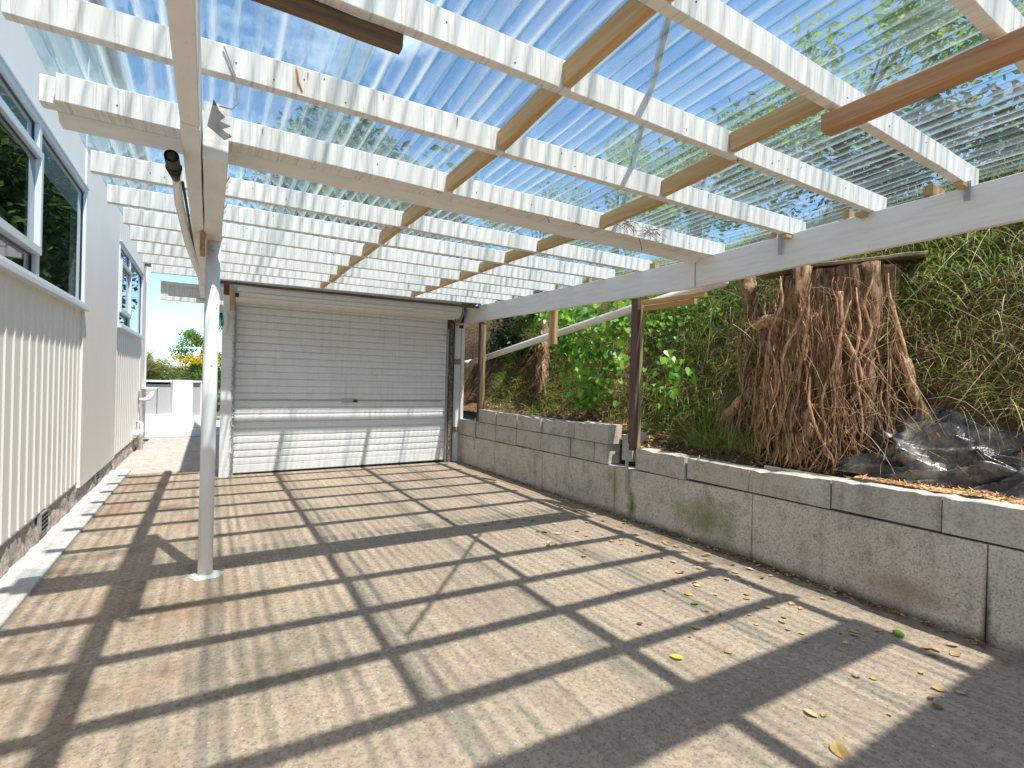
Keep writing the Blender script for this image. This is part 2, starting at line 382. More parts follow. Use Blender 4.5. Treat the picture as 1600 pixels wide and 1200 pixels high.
# ------------------------------------------------------------------ light
SUN = Vector((.161, -.483, 1)).normalized()      # towards the sun
el = math.asin(SUN.z)
sd = bpy.data.lights.new('sun', 'SUN'); so = bpy.data.objects.new('sun', sd); C.objects.link(so)
so.rotation_euler = SUN.to_track_quat('Z', 'Y').to_euler(); so.location = (0, 0, 30)
sd.energy = 3.7; sd.angle = math.radians(.75); sd.color = (1, .95, .87)
w = bpy.data.worlds.new('World'); scene.world = w; w.use_nodes = True
nt = w.node_tree; nt.nodes.clear()
ow = nt.nodes.new('ShaderNodeOutputWorld'); bg = nt.nodes.new('ShaderNodeBackground')
sky = nt.nodes.new('ShaderNodeTexSky'); sky.sky_type = 'NISHITA'; sky.sun_disc = False
sky.sun_elevation = el; sky.sun_rotation = math.atan2(SUN.x, SUN.y); sky.altitude = 300; sky.air_density = .8; sky.dust_density = .05; sky.ozone_density = 1.6
tc = nt.nodes.new('ShaderNodeTexCoord')
mp = nt.nodes.new('ShaderNodeMapping'); mp.inputs['Scale'].default_value = (1, 1, 2.2); mp.inputs['Location'].default_value = (.4, .2, .1)
nz = nt.nodes.new('ShaderNodeTexNoise'); nz.inputs['Scale'].default_value = 2.1; nz.inputs['Detail'].default_value = 7; nz.inputs['Roughness'].default_value = .58
rp = nt.nodes.new('ShaderNodeValToRGB'); rp.color_ramp.elements[0].position = .58; rp.color_ramp.elements[1].position = .72
mx = nt.nodes.new('ShaderNodeMix'); mx.data_type = 'RGBA'; mx.inputs[7].default_value = (6.0, 6.3, 6.8, 1)
ml = nt.nodes.new('ShaderNodeMath'); ml.operation = 'MULTIPLY'; ml.inputs[1].default_value = .8
L = nt.links.new
L(tc.outputs['Generated'], mp.inputs[0]); L(mp.outputs[0], nz.inputs['Vector']); L(nz.outputs['Fac'], rp.inputs[0]); L(rp.outputs[0], ml.inputs[0])
tn = nt.nodes.new('ShaderNodeMix'); tn.data_type = 'RGBA'; tn.blend_type = 'MULTIPLY'; tn.inputs[0].default_value = 1; tn.inputs[7].default_value = (.80, .97, .95, 1)
L(sky.outputs[0], tn.inputs[6]); L(ml.outputs[0], mx.inputs[0]); L(tn.outputs[2], mx.inputs[6]); L(mx.outputs[2], bg.inputs[0]); L(bg.outputs[0], ow.inputs[0])
bg.inputs[1].default_value = .15

# ------------------------------------------------------------------ ground surfaces
def sheet(name, mat, x0, x1, y0, y1, z, kind='structure', z1=None):
    m = MB(); m.face([(x0, y0, z), (x1, y0, z), (x1, y1, z1 if z1 is not None else z), (x0, y1, z1 if z1 is not None else z)])
    return m.build(name, mat, kind=kind)
sheet('ground', M['ground'], -900, 900, -900, 900, -.03)
sheet('driveway', M['drive'], -.93, 3.66, -4, 8.35, 0)
m = MB(); m.box(-1.13, -.90, -4, 8.6, -.02, .028, ch=.006)
m.build('concrete_path', M['path'], kind='structure')
sheet('concrete_apron', M['apron'], -3.5, 3.0, 8.35, 12.9, -.004)
sheet('pavement', M['path'], -9, 9, 12.93, 19, -.002)
m = MB(); m.box(-9, 9, 12.86, 12.95, -.02, .01, ch=.004); m.build('pavement_edge', M['base'], kind='structure')

# ------------------------------------------------------------------ carport
cp = thing('carport', (0, 3.95, 0), 'open white timber carport with a clear corrugated roof beside the house', 'carport')
zb0 = [(-3, 2.85), (.65, 2.627), (1.15, 2.588), (1.70, 2.563), (2.25, 2.50), (2.83, 2.483), (3.65, 2.47), (9, 2.47)]
zb1 = [(-3, 2.63), (.6, 2.54), (1.14, 2.523), (1.6, 2.497), (2.12, 2.47), (2.8, 2.455), (3.6, 2.468), (6.85, 2.53), (9, 2.56)]
def zb(x, y): return lerp(pw(y, zb0), pw(y, zb1), x / 3.6)
RH = .118
# name, y at x=0, y at x=3.6, x start, x end
RAF = [(.655, .62), (1.153, 1.14), (1.70, 1.60), (2.25, 2.12), (2.83, 2.80), (3.65, 3.62), (4.24, 4.16), (4.76, 4.72), (5.29, 5.22), (5.82, 5.79), (6.32, 6.30), (6.86, 6.84)]
RAF = [(-.45, -.46), (.03, .03)] + RAF
def ry(i, x): return lerp(RAF[i][0], RAF[i][1], x / 3.6)
for i, (ya, yb) in enumerate(RAF):
    x0 = -.59 + U(-.02, .015); x1 = 3.74
    def pt(x, dy=.0225, i=i): y = ry(i, x) + dy; return (x, y, zb(x, y) + RH / 2 + U(-.001, .001))
    MB().timber(pt(x0), pt(x1), .045, RH, .003, 26, .0012).build('rafter', M['paint'], cp)
    if i in (1,): MB().timber(pt(x0, .135), pt(x1, .135), .17, RH, .003, 14, .0012).build('rafter', M['paint'], cp)
# second board against the fifth rafter, poking out further left, and the round-edged beam behind it
def pt2(x, dy, dz): y = ry(6, x) + dy; return (x, y, zb(x, y) + dz)
MB().timber(pt2(-.645, .085, RH / 2 + .001), pt2(3.70, .085, RH / 2 + .001), .07, RH, .004, 20, .001).build('rafter', M['paint'], cp)
MB().timber(pt2(-.60, .195, .05), pt2(3.60, .195, .05), .135, .155, .034, 24, .001).build('crossbeam', M['paint_y'], cp, smooth=False)
# long beam carried by the pipe post
MB().timber((-.082, -2.5, 2.40), (-.082, 2.2, 2.375), .062, .235, .003, 14, .001).build('beam', M['paint_y'], cp)
MB().timber((-.082, 2.203, 2.3565), (-.086, 7.3, 2.352), .062, .225, .003, 18, .001).build('beam', M['paint_y'], cp)
MB().timber((0.001, 2.45, 2.355), (0.001, 3.96, 2.355), .092, .232, .004, 6, .0015).build('packing_block', M['paint_y'], cp)
bx('packing_block', M['brown'], cp, -.072, -.043, 3.70, 3.9, 2.12, 2.238)
po = MB().tube([(0, 3.95, .006), (0, 3.95, 1.0), (0.002, 3.95, 2.24)], .044, 28).build('post', M['pipe'], cp, smooth=True)
m = MB(); m.grid(lambda a, b: (0 + math.cos(a * 2 * PI) * (.044 + b * (.05 + .035 * mn.noise((a * 9 % 9, 1.3, 0)))), 3.95 + math.sin(a * 2 * PI) * (.044 + b * (.05 + .03 * mn.noise((a * 9 % 9, 4.3, 0)))), .016 * (1 - b) ** .5 + .002), 26, 5)
m.build('mortar_collar', M['path'], po)
# sloping steel strut with an open pipe end
st = MB().tube([(-.14, 2.50, 2.19), (-.135, 2.75, 2.12), (-.11, 3.2, 2.03), (-.052, 3.90, 1.93)], [.014, .018, .018, .012], 10).build('strut', M['pvc'], cp, smooth=True)
m = MB(); m.tube([(-.148, 2.41, 2.205), (-.144, 2.5, 2.19)], [.026, .026], 16, cap=False); m.tube([(-.148, 2.412, 2.205), (-.144, 2.5, 2.19)], [.018, .018], 16)
m.tube([(-.144, 2.49, 2.19), (-.14, 2.56, 2.165)], [.03, .014], 14); m.build('rubber_cap', M['black'], st, smooth=True)
m = MB().tube([(-.118, 2.6, 2.17), (-.10, 2.9, 2.08), (-.09, 3.3, 2.03), (-.056, 3.9, 1.96)], .006, 6); m.build('cable', M['black'], st)
# right hand beam in two lengths, meeting at a joint
MB().timber((3.605, -2.6, 2.47), (3.625, 2.975, 2.341), .05, .245, .003, 12, .001).build('beam', M['paint_y'], cp)
MB().timber((3.622, 2.99, 2.338), (3.622, 7.66, 2.428), .05, .245, .003, 14, .001).build('beam', M['paint_y'], cp)
MB().timber((3.70, 2.95, 2.165), (3.70, 3.68, 2.18), .05, .04, .003, 8, .002).build('brace', M['pine'], cp)
MB().timber((3.76, 3.1, 2.13), (3.76, 3.75, 2.13), .04, .05, .003, 6, .002).build('brace', M['pine'], cp)
# timber posts on the wall
def wpost(y, zt, zbm):
    p = bx('post', M['post_brown'], cp, 3.655, 3.705, y, y + .09, zbm, zt, ch=.004)
    bx('post', M['post_raw'], cp, 3.706, 3.748, y + .002, y + .085, zbm, zt - .02, ch=.004)
    bx('strap', M['galv'], p, 3.604, 3.610, y + .022, y + .062, zbm - .42, zbm + .07, ch=.001)
    for zz in (zbm - .38, zbm - .25, zbm - .1, zbm + .03): MB().tube([(3.597, y + .042, zz), (3.606, y + .042, zz)], .009, 8).build('bolt', M['galv'], p)
    
    return p
wpost(3.72, 2.225, .70); wpost(7.12, 2.29, .70)
bx('hanging_block', M['pine_x'], cp, 3.652, 3.70, 5.13, 5.19, 1.84, 2.262); bx('hanging_block', M['pine_x'], cp, 3.652, 3.70, 5.195, 5.26, 1.82, 2.263)
# noggings
for j, xr in enumerate((1.22, 2.40)):
    for i in range(2, len(RAF) - 1):
        y0 = ry(i, xr) + (.045 if i != 6 else .265); y1 = ry(i + 1, xr)
        if i == 2 and j == 1: continue
        dx = U(-.008, .008) + (.0 if j == 0 else pw(i, [(3, -.17), (5, 0), (13, .04)]))
        z0 = zb(xr, y0) + .052 + U(.0, .010); z1 = zb(xr, y1) + .052 + U(0, .010)
        MB().timber((xr + dx, y0 + .001, z0), (xr + dx, y1 - .001, z1), .045, .09, .003, 5, .001).build('nogging', M['pine'], cp)
# brown boards nailed under the rafters
MB().timber((2.255, 1.20, 2.49), (2.285, -.5, 2.535), .085, .072, .005, 8, .001).build('nailed_board', M['brown'], cp)
MB().timber((-.35, 1.775, 2.545), (.555, 1.757, 2.532), .05, .05, .005, 6, .003).build('nailed_board', M['brown_x'], cp)
MB().timber((1.36, 1.25, 2.706), (2.60, 2.84, 2.606), .024, .018, .002, 10, .001).build('diagonal_batten', M['paint_y'], cp)
# pencilled crosses under the rafters
for i, x in ((4, 1.13), (5, 1.14), (6, 1.14), (4, 2.30), (7, 1.15), (5, 2.31)):
    y = ry(i, x) + .022; zz = zb(x, y) - .0016; m = MB()
    for sx in (1, -1):
        d = Vector((.018, sx * .014, 0)); n_ = Vector((-sx * .0012, .0016, 0)); c_ = Vector((x, y, zz)); m.face([c_ - d - n_, c_ + d - n_, c_ + d + n_, c_ - d + n_])
    m.face([(x + .03, y - .019, zz), (x + .033, y - .019, zz), (x + .026, y + .019, zz), (x + .023, y + .019, zz)])
    m.build('pencil_mark', M['black'], cp)
# packing blocks and offcuts on the beam, straps, nails
for (y, l, wd) in ((1.30, .16, .05), (1.75, .12, .04), (2.25, .12, .045), (2.98, .10, .07), (3.45, .05, .07), (4.42, .04, .06), (5.02, .04, .05), (6.05, .04, .05)):
    zt = zb(3.6, y)
    bx('packing_block', M['pine_x'], cp, 3.60, 3.60 + l, y, y + wd, zt + .004, zt + .06)
for y, l in ((1.13, .09), (1.63, .08), (2.12, .14)):
    zt = zb(3.58, y)
    MB().box(3.515, 3.590, y + .005, y + .05, zt - .028, zt - .004).build('packing_block', M['pine_x'], cp)
for y, l in ((2.19, .13), (1.12, .05)):
    m = MB().box(3.574, 3.577, y, y + .032, 2.47 - l, 2.53, ch=.0005); m.build('strap', M['galv'], cp)
for (x, i, zz, dx, dy, dz) in ((1.9, 6, 0, .02, -.02, -.05), (2.15, 6, .0, .05, 0, -.01), (2.75, 6, 0, .02, -.01, -.09), (.9, 9, 0, .03, -.02, -.03), (.05, 7, .06, .03, -.02, .05), (.05, 8, .06, .03, -.02, .05), (.05, 10, .06, .02, -.02, .05), (.05, 12, .06, .02, -.02, .05)):
    y = ry(i, x); zc = zb(x, y) + zz
    MB().tube([(x, y - .002, zc), (x + dx * .5, y + dy, zc + dz * .4), (x + dx, y + dy * 1.3, zc + dz)], .0028, 5).build('bent_nail', M['rust'], cp)
m = MB()
for i in range(3, 12):
    for q in range(9):
        x = U(-.5, 3.5); y = ry(i, x) - .0022; z_ = zb(x, y) + U(.02, .10)
        m.tube([(x, y, z_), (x, y + .002, z_)], .0032, 6)
m.build('nail_heads', M['rust'], cp, kind='stuff')
for x, i, l in ((.32, 5, .03), (.98, 5, .045), (.63, 5, .02), (.2, 6, .03), (2.7, 5, .03)):
    y = ry(i, x) - .0028; z_ = zb(x, y) + .10
    m = MB(); m.face([(x - .003, y, z_), (x + .003, y, z_), (x + .001, y, z_ - l), (x - .001, y, z_ - l)]); m.build('rust_streak', M['rustrun'], cp)
# torn galvanised bracket and wire beside the long beam
m = MB(); pts = [(-.01, 2.30, 2.42), (.01, 2.30, 2.38), (.03, 2.30, 2.36), (.012, 2.30, 2.34), (.05, 2.30, 2.33), (.02, 2.30, 2.31), (.055, 2.30, 2.29), (.03, 2.30, 2.27), (-.03, 2.30, 2.31)]
m.face(pts); m.face([(a, b + .002, c_) for a, b, c_ in reversed(pts)]); m.build('torn_bracket', M['tin'], cp)
MB().tube([(.02, 2.24, 2.60), (.06, 2.24, 2.50), (.07, 2.24, 2.40), (.05, 2.24, 2.37), (.01, 2.25, 2.375)], .003, 6).build('wire', M['galv'], cp)
MB().tube([(.275, 2.240, 2.60), (.28, 2.238, 2.58), (.284, 2.236, 2.55), (.30, 2.238, 2.515)], .004, 5).build('twine', M['orange'], cp)
for (x, i, zz) in ((2.62, 6, .1), (2.9, 6, .08)):
    m = MB()
    for k in range(10):
        p = Vector((x + U(-.05, .05), ry(i - 1 + 1, x) - .01, zb(x, 2.8) + zz)); q = [p]
        for s_ in range(5): p = p + Vector((U(-.06, .06), U(-.015, .004), U(-.035, .02))); q.append(p)
        m.tube(q, .0016, 4)
    m.build('wire_tangle', M['rust'], cp)
# eave box over the garage corner
m = MB(); m.timber((-.50, 6.98, 2.375), (.12, 6.98, 2.375), .03, .04); m.timber((-.50, 6.98, 2.205), (.12, 6.98, 2.205), .03, .05); m.box(-.50, -.43, 6.967, 6.995, 2.231, 2.354); m.box(-.43, .12, 7.0, 7.01, 2.2, 2.38)
m.build('eave_board', M['paint'], cp)
MB().timber((.04, 7.12, 2.475), (3.60, 7.12, 2.51), .05, .03, .004, 14, .003).build('ledger', M['brown_x'], cp)
# roofing sheets
PITCH = .076
def roofsheet(x0, x1, y0, y1, lift):
    nu = int((x1 - x0) / PITCH * 12); nv = 16
    def fn(a, b):
        x = x0 + (x1 - x0) * a; y = y0 + (y1 - y0) * b
        return (x, y, zb(x, y) + RH + .012 + lift + .0085 * math.sin(x * 2 * PI / PITCH) + .002 * mn.noise((x * 2, y * 1.5, lift * 100)))
    return MB().grid(fn, nu, nv).build('roof_sheet', M['poly'], cp, smooth=True)
xe = [-.62, .40, 1.27, 2.13, 2.99]; xr_ = [.525, 1.375, 2.24, 3.10, 3.97]
for k in range(5):
    roofsheet(xe[k], xr_[k], -.46, 3.24, .0 + (k % 2) * .003)
    roofsheet(xe[k], xr_[k], 3.08, 7.06, -.004 + (k % 2) * .003)
# solid metal sheet added unseen behind the camera to shade the near ground
m = MB(); m.grid(lambda a, b: (-.7 + 4.7 * a, -1.3 + .88 * b, zb(1, -.9) + RH + .05 + .01 * math.sin(a * 4.7 * 2 * PI / PITCH)), 400, 1); m.build('shade_sheet', M['door'], cp, smooth=True)

# ------------------------------------------------------------------ house
hs = thing('house', (-3, 5, 0), 'pale cream house wall with dark windows and ribbed metal cladding along the driveway', 'house')
m = MB(); m.box(-8, -1.12, -6, 4.15 - 2.2, .20, 5.0); m.build('wall', M['plaster'], hs)
# front face built around the window openings so the panes sit in real recesses
def wallpiece(y0, y1, z0, z1, mat=M['plaster'], x=-1.10): bx('wall', mat, hs, x - .12, x, y0, y1, z0, z1)
W1 = (2.2, 6.50, 1.99, 3.14); W2 = (8.66, 11.40, 2.0, 3.12)
wallpiece(1.95, 6.56, 3.143, 5.0); wallpiece(-6, 2.197, .2, 5.0 - .003, x=-1.099) 
wallpiece(6.503, 8.62, .19, 5.0, M['stucco'], -1.088)
wallpiece(8.623, 12.25, 3.123, 5.0, x=-1.102); wallpiece(11.403, 12.25, .19, 3.12, M['plaster'], -1.094); wallpiece(8.623, 8.657, 1.98, 3.12, x=-1.102)
wallpiece(2.2, 6.50, .22, 1.95, x=-1.118); wallpiece(8.623, 11.40, .2, 1.95, x=-1.118)
bx('back_wall', M['dark'], hs, -4.2, -4.1, 1.9, 12.2, .2, 4.2); bx('ceiling', M['dark'], hs, -4.1, -1.23, 1.96, 12.2, 3.5, 3.6); bx('floor', M['dark'], hs, -4.1, -1.23, 1.96, 12.2, .2, .3)
bx('wall', M['plaster'], hs, -8, -1.22, 12.1, 12.248, .19, 5.0); bx('roof', M['greypanel'], hs, -8, -1.0, -6, 12.4, 5.003, 5.1)
def cladding(y0, y1, z0, z1, pitch):
    # ribbed sheet: profile in Y
    m = MB(); ys = []; y = y0
    while y < y1 - .001:
        ys += [(y, 0), (y + pitch * .72, 0), (y + pitch * .79, .008), (y + pitch * .91, .008), (y + pitch * .98, 0)]; y += pitch
    ys = [(min(a, y1), b) for a, b in ys] + [(y1, 0)]
    x = -1.108
    for (a, b), (c_, d_) in zip(ys, ys[1:]):
        if c_ - a > 1e-5: m.face([(x + b, a, z0), (x + d_, c_, z0), (x + d_, c_, z1), (x + b, a, z1)])
    return m.build('cladding', M['clad'], hs)
cladding(2.2, 6.50, .25, 1.955, .168); cladding(8.63, 11.45, .20, 1.97, .20); cladding(8.66, 11.6, 3.19, 3.9, .20); cladding(-3, 2.19, .25, 1.955, .168)
def window(y0, y1, z0, z1, mull, tran, low, blindz=None):
    f = MB(); x0, x1 = -1.15, -1.075; t_ = .035
    for a, b, c_, d_ in ((y0, y1, z1 - t_, z1), (y0, y1, z0, z0 + t_)): f.box(x0, x1, a, b, c_, d_)
    for a in [y0, y1 - t_]: f.box(x0, x1 - .002, a, a + t_, z0 + t_ + .001, z1 - t_ - .001)
    for a in mull: f.box(x0, x1 - .002, a - .03, a + .03, z0 + t_ + .001, z1 - t_ - .001)
    w_ = f.build('window', M['alu'], hs)
    ed = [y0] + mull + [y1]
    for k in range(len(ed) - 1):
        a = ed[k] + .036; b = ed[k + 1] - .036
        has = tran[k]
        cells = [(z0 + t_, low, 0), (low + .05, tran[k] - .05, 1), (tran[k], z1 - t_, 0)] if has else [(z0 + t_, z1 - t_, 0)]
        for (c_, d_, op) in cells:
            if op:
                s_ = MB(); xx0, xx1 = -1.12, -1.055
                s_.box(xx0, xx1, a - .02, b + .02, d_ - .005, d_ + .05); s_.box(xx0, xx1, a - .02, b + .02, c_ - .05, c_ + .005)
                s_.box(xx0, xx1, a - .02, a + .03, c_ + .006, d_ - .006); s_.box(xx0, xx1, b - .03, b + .02, c_ + .006, d_ - .006); s_.build('sash', M['alu'], w_)
            xg = -1.09 if op else -1.112
            g = MB(); g.face([(xg, a, c_), (xg, b, c_), (xg, b, d_), (xg, a, d_)]); g.build('pane', M['glass'], w_)
            q = MB()
            for r_ in ((a, b, c_, c_ + .012), (a, b, d_ - .012, d_), (a, a + .012, c_ + .013, d_ - .013), (b - .014, b, c_ + .013, d_ - .013)): q.box(xg - .004, xg + .008, *r_)
            q.build('gasket', M['gasket'], w_)
    if blindz: bx('blind', M['blind'], w_, -1.128, -1.122, y0 + .04, y1 - .04, blindz, z1 - .03)
    bx('sill', M['alu'], w_, -1.13, -1.045, y0 - .03, y1 + .03, z0 - .045, z0 - .002)
    # flashing line above
    bx('flashing', M['alu'], w_, -1.11, -1.065, y0 - .02, y1 + .02, z1 + .002, z1 + .018)
window(*W1[:2], W1[2], W1[3], [3.4, 4.89], [2.90, 2.90, None], 2.17, 2.86)
window(W2[0], W2[1], W2[2], W2[3], [9.72], [2.88, None], 2.17, 2.86)
m = MB()
def basef(a, b):
    y = -3 + 15.2 * a; z_ = .26 * b
    n_ = mn.fractal((y * 6, z_ * 8, 3), 1, 2, 4)
    return (-1.135 + .03 * (1 - b) + .022 * n_, y, z_)
m.grid(basef, 420, 14); m.build('base_wall', M['base'], hs, smooth=True)
for y in (5.2, 7.4):
    v = bx('vent', M['galv'], hs, -1.118, -1.093, y, y + .20, .09, .235)
    m = MB()
    for a in range(6):
        for b in range(4): m.box(-1.0925, -1.090, y + .012 + a * .031, y + .03 + a * .031, .102 + b * .034, .122 + b * .034, ch=.001)
    m.build('grille_hole_shade', M['dark'], v)  # raised dark boxes stand for the shade inside the grille
bx('corner_board', M['pvc'], hs, -1.115, -1.075, 12.18, 12.262, .05, 5.0)
lt = bx('security_light', M['lamp'], hs, -1.09, -.98, 11.72, 11.84, 3.36, 3.50, ch=.02)
bx('light_bracket', M['pvc'], lt, -1.094, -1.07, 11.76, 11.80, 3.3, 3.36)
# curved white lever handle and hose tap near the far corner, gully pipe at ground
lv = MB().tube([(-1.10, 11.3, .86), (-1.02, 11.32, .86), (-.97, 11.4, .87), (-.93, 11.5, .93), (-.90, 11.56, 1.0)], [.03, .03, .045, .04, .02], 10).build('hose_reel_bracket', M['pvc'], hs, smooth=True)
bx('bracket_plate', M['galv'], lv, -1.094, -1.085, 11.25, 11.36, .78, 1.02)
bx('shelf', M['pvc'], hs, -1.09, -.86, 11.7, 12.2, 1.05, 1.065)
m = MB().tube([(-1.06, 10.6, .30), (-1.06, 10.9, .30), (-1.03, 11.0, .22), (-1.03, 11.0, .0)], .035, 12); m.tube([(-1.03, 11.0, .34), (-1.03, 11.0, .2)], .045, 12)
m.tube([(-1.03, 11.15, .0), (-1.03, 11.15, .45), (-1.1, 11.15, .48)], .03, 12); m.build('gully_pipe', M['pvc'], hs, smooth=True)

# ------------------------------------------------------------------ garage
ga = thing('garage', (1.8, 10, 0), 'lean-to garage with a closed white roller door at the end of the carport', 'garage')
bx('wall', M['paint_y'], ga, .32, .42, 7.98, 13.5, 0, 2.46); bx('wall', M['paint_y'], ga, 3.55, 3.65, 7.98, 13.5, 0, 2.46); bx('wall', M['paint_y'], ga, .32, 3.65, 13.5, 13.6, 0, 2.46)
bx('roof', M['greypanel'], ga, .1, 3.9, 6.90, 13.8, 2.71, 2.74)
rd = bx('roller_door', M['door'], ga, .30, 3.36, 7.825, 7.835, .04, 2.5)   # backing skin
m = MB(); zs = []; zc = .13
prof = [(0, .004), (.005, -.009), (.014, -.014), (.045, -.0155), (.080, -.014), (.087, -.010), (.0935, .003)]
while zc < 2.5:
    for a, b in prof: zs.append((zc + a, b))
    zc += .0985
b0 = len(m.v)
xs_ = np.linspace(.285, 3.365, 40)
for (z_, d_) in zs:
    for x in xs_: m.v.append((x, 7.80 + d_ + .004 * mn.noise((x * 1.3, z_ * 1.1, 0)), z_ + .004 * mn.noise((x, 0, 2)) + (x - .3) * .003))
nx = len(xs_)
for i in range(len(zs) - 1):
    for k in range(nx - 1): a = i * nx + k; m.f.append((a, a + 1, a + nx + 1, a + nx)); m.mi.append(0)
m.build('slats', M['door'], rd)
m = MB(); m.timber((.285, 7.795, .075), (3.365, 7.795, .095), .02, .11, .004, 8, .001); m.build('bottom_rail', M['door'], rd)
MB().timber((.285, 7.785, .02), (3.365, 7.785, .035), .03, .012, .002, 8, .0).build('bottom_seal', M['black'], rd)
hd = bx('lock_bar', M['galv'], rd, .35, 3.3, 7.776, 7.781, 1.006, 1.022, ch=.001)
h_ = bx('handle', M['galv'], rd, 1.70, 1.93, 7.765, 7.778, .985, 1.035); bx('lock', M['black'], h_, 1.86, 1.91, 7.752, 7.764, .99, 1.03)
# ribbed drum
m = MB(); nseg = 17
def drum(a, b):
    ang = b * 2 * PI; x = .27 + 3.22 * a
    k = (b * nseg) % 1; rr = .185 - (.014 if k < .12 else 0)
    return (x, 7.67 - math.cos(ang) * rr, 2.505 + .03 * a + math.sin(ang) * rr)
m.grid(drum, 16, nseg * 8); m.build('door_drum', M['door'], rd)
m = MB()
for x in (.262, 3.50): m.tube([(x, 7.67, 2.51), (x + .02, 7.67, 2.51)], .188, 24)
m.build('drum_end_plate', M['galv'], rd)
bx('axle', M['black'], rd, .26, .30, 7.46, 7.50, 2.36, 2.41); bx('axle', M['black'], rd, 3.44, 3.50, 7.44, 7.48, 2.20, 2.25)
jb = bx('door_post', M['paint_y'], ga, .125, .262, 7.66, 7.75, 0, 2.40); bx('track', M['galv'], ga, .268, .292, 7.74, 7.80, .0, 2.3, ch=.002)
bx('track', M['galv'], ga, 3.355, 3.385, 7.74, 7.80, .0, 2.2, ch=.002)
bx('door_post', M['brown_x'], ga, .13, .20, 7.70, 7.77, 2.402, 2.56); bx('packing_block', M['pine_x'], ga, .205, .262, 7.62, 7.65, 2.2, 2.5)
bx('door_post', M['post_brown'], ga, 3.39, 3.48, 7.72, 7.80, 0, 2.46); 
bx('side_panel', M['paint_y'], ga, 3.482, 3.62, 7.79, 7.81, 0, 2.32); bx('door_post', M['paint_y'], ga, 3.622, 3.672, 7.74, 7.79, 0, 2.30)
bx('rail', M['post_raw'], ga, 3.482, 3.62, 7.765, 7.788, 1.63, 1.72); bx('rail', M['post_raw'], ga, 3.482, 3.62, 7.765, 7.788, .5, .58)
bx('end_block', M['post_raw'], ga, 3.42, 3.50, 7.60, 7.66, 2.32, 2.55); bx('end_block', M['black'], ga, 3.502, 3.595, 7.63, 7.67, 2.31, 2.56)
# shredded weather strip along both tracks
for xx, nn in ((.262, 260), (3.375, 120)):
    m = MB()
    for k in range(nn):
        zz = U(.02, 2.3); a = Vector((xx + U(-.004, .02), 7.655, zz)); m.tube([a, a + Vector((U(-.02, .02), -.012, U(-.03, .03))), a + Vector((U(-.03, .03), -.02, U(-.05, .05)))], .0028, 4)
    m.build('weather_strip', M['galv'], ga)
MB().tube([(3.40, 7.50, 2.23), (3.47, 7.5, 2.33), (3.52, 7.48, 2.47)], .012, 8).build('chain', M['galv'], ga)
m = MB(); m.tube([(.17, 7.62, 2.16), (.165, 7.61, 2.05), (.15, 7.60, 1.95), (.16, 7.6, 1.88)], [.03, .04, .035, .02], 8); m.build('hanging_rag', M['pvc'], ga, smooth=True)
m = MB()
for k in range(4): m.tube([(.12 - .01 * k, 7.60, 2.15), (.135 - .02 * k, 7.58, 2.0), (.10 - .03 * k, 7.6, 1.9 - .02 * k)], [.006, .009, .004], 6)
m.build('green_cord', M['teal'], ga, smooth=True)

# ------------------------------------------------------------------ retaining wall
rw = thing('retaining_wall', (3.75, 3, 0), 'low grey concrete retaining wall topped with loose blocks below the grassy bank', 'wall')
js = [-3, .2, 1.02, 2.42, 3.96, 5.28, 6.5, 7.95]
xw = [(-3, 3.62), (.9, 3.62), (2.5, 3.655), (3.9, 3.635), (7.95, 3.60)]
zw = [(-3, .55), (.9, .545), (2.45, .53), (4.15, .50), (7.9, .455)]
for a, b in zip(js, js[1:]):
    m = MB(); A = (a + .003); B = (b - .003)
    def P3(y, z_, o): return (pw(y, xw) + o, y, z_)
    n_ = 10
    def fn(u_, v_, A=A, B=B):
        y = lerp(A, B, u_); zt = pw(y, zw); z_ = v_ * zt
        return (pw(y, xw) + (1 - v_) * .012 + .003 * mn.noise((y * 4, z_ * 4, 0)), y, z_)
    m.grid(fn, 24, 8)
    m.face([(pw(A, xw), A, pw(A, zw)), (pw(B, xw), B, pw(B, zw)), (pw(B, xw) + .2, B, pw(B, zw)), (pw(A, xw) + .2, A, pw(A, zw))])
    m.face([(pw(A, xw), A, 0), (pw(A, xw), A, pw(A, zw)), (pw(A, xw) + .2, A, pw(A, zw)), (pw(A, xw) + .2, A, 0)])
    m.face([(pw(B, xw), B, 0), (pw(B, xw) + .2, B, 0), (pw(B, xw) + .2, B, pw(B, zw)), (pw(B, xw), B, pw(B, zw))])
    m.build('wall_panel', M['wallbase'], rw)
bx('joint_backing', M['dark'], rw, 3.70, 3.72, -3, 7.9, 0, .44)
def block(y0, y1, z0, z1, dx=0, th=.19, tilt=0.0, chip=0):
    m = MB(); ym = (y0 + y1) / 2
    X = pw(ym, xw) + dx
    nu, nv = 14, 6
    def f(u_, v_):
        y = lerp(y0 + .004, y1 - .004, u_); zt = lerp(z1, z1 + tilt, u_)
        if chip and v_ > .8: zt -= chip * max(0, mn.noise((y * 9, 3.1, z1 * 5))) * 2
        z_ = lerp(z0 + .004, zt, v_)
        e = .004 if (u_ in (0, 1) or v_ in (0, 1)) else 0
        return (X + e + .0025 * mn.noise((y * 7, z_ * 9, 1)), y, z_)
    b = len(m.v); m.grid(f, nu, nv)
    m.grid(lambda u_, v_: (f(u_, 1)[0] + th * v_, f(u_, 1)[1], f(u_, 1)[2] + .004 * mn.noise((u_ * 5, v_ * 4, y0))), nu, 3)
    m.grid(lambda u_, v_: (f(0, v_)[0] + th * (1 - u_), f(0, v_)[1], f(0, v_)[2]), 2, nv)
    m.grid(lambda u_, v_: (f(1, v_)[0] + th * u_, f(1, v_)[1], f(1, v_)[2]), 2, nv)
    m.grid(lambda u_, v_: (X + th, lerp(y1 - .004, y0 + .004, u_), lerp(z0, z1, v_)), 1, 1)
    return m.build('block', M['block'], rw)
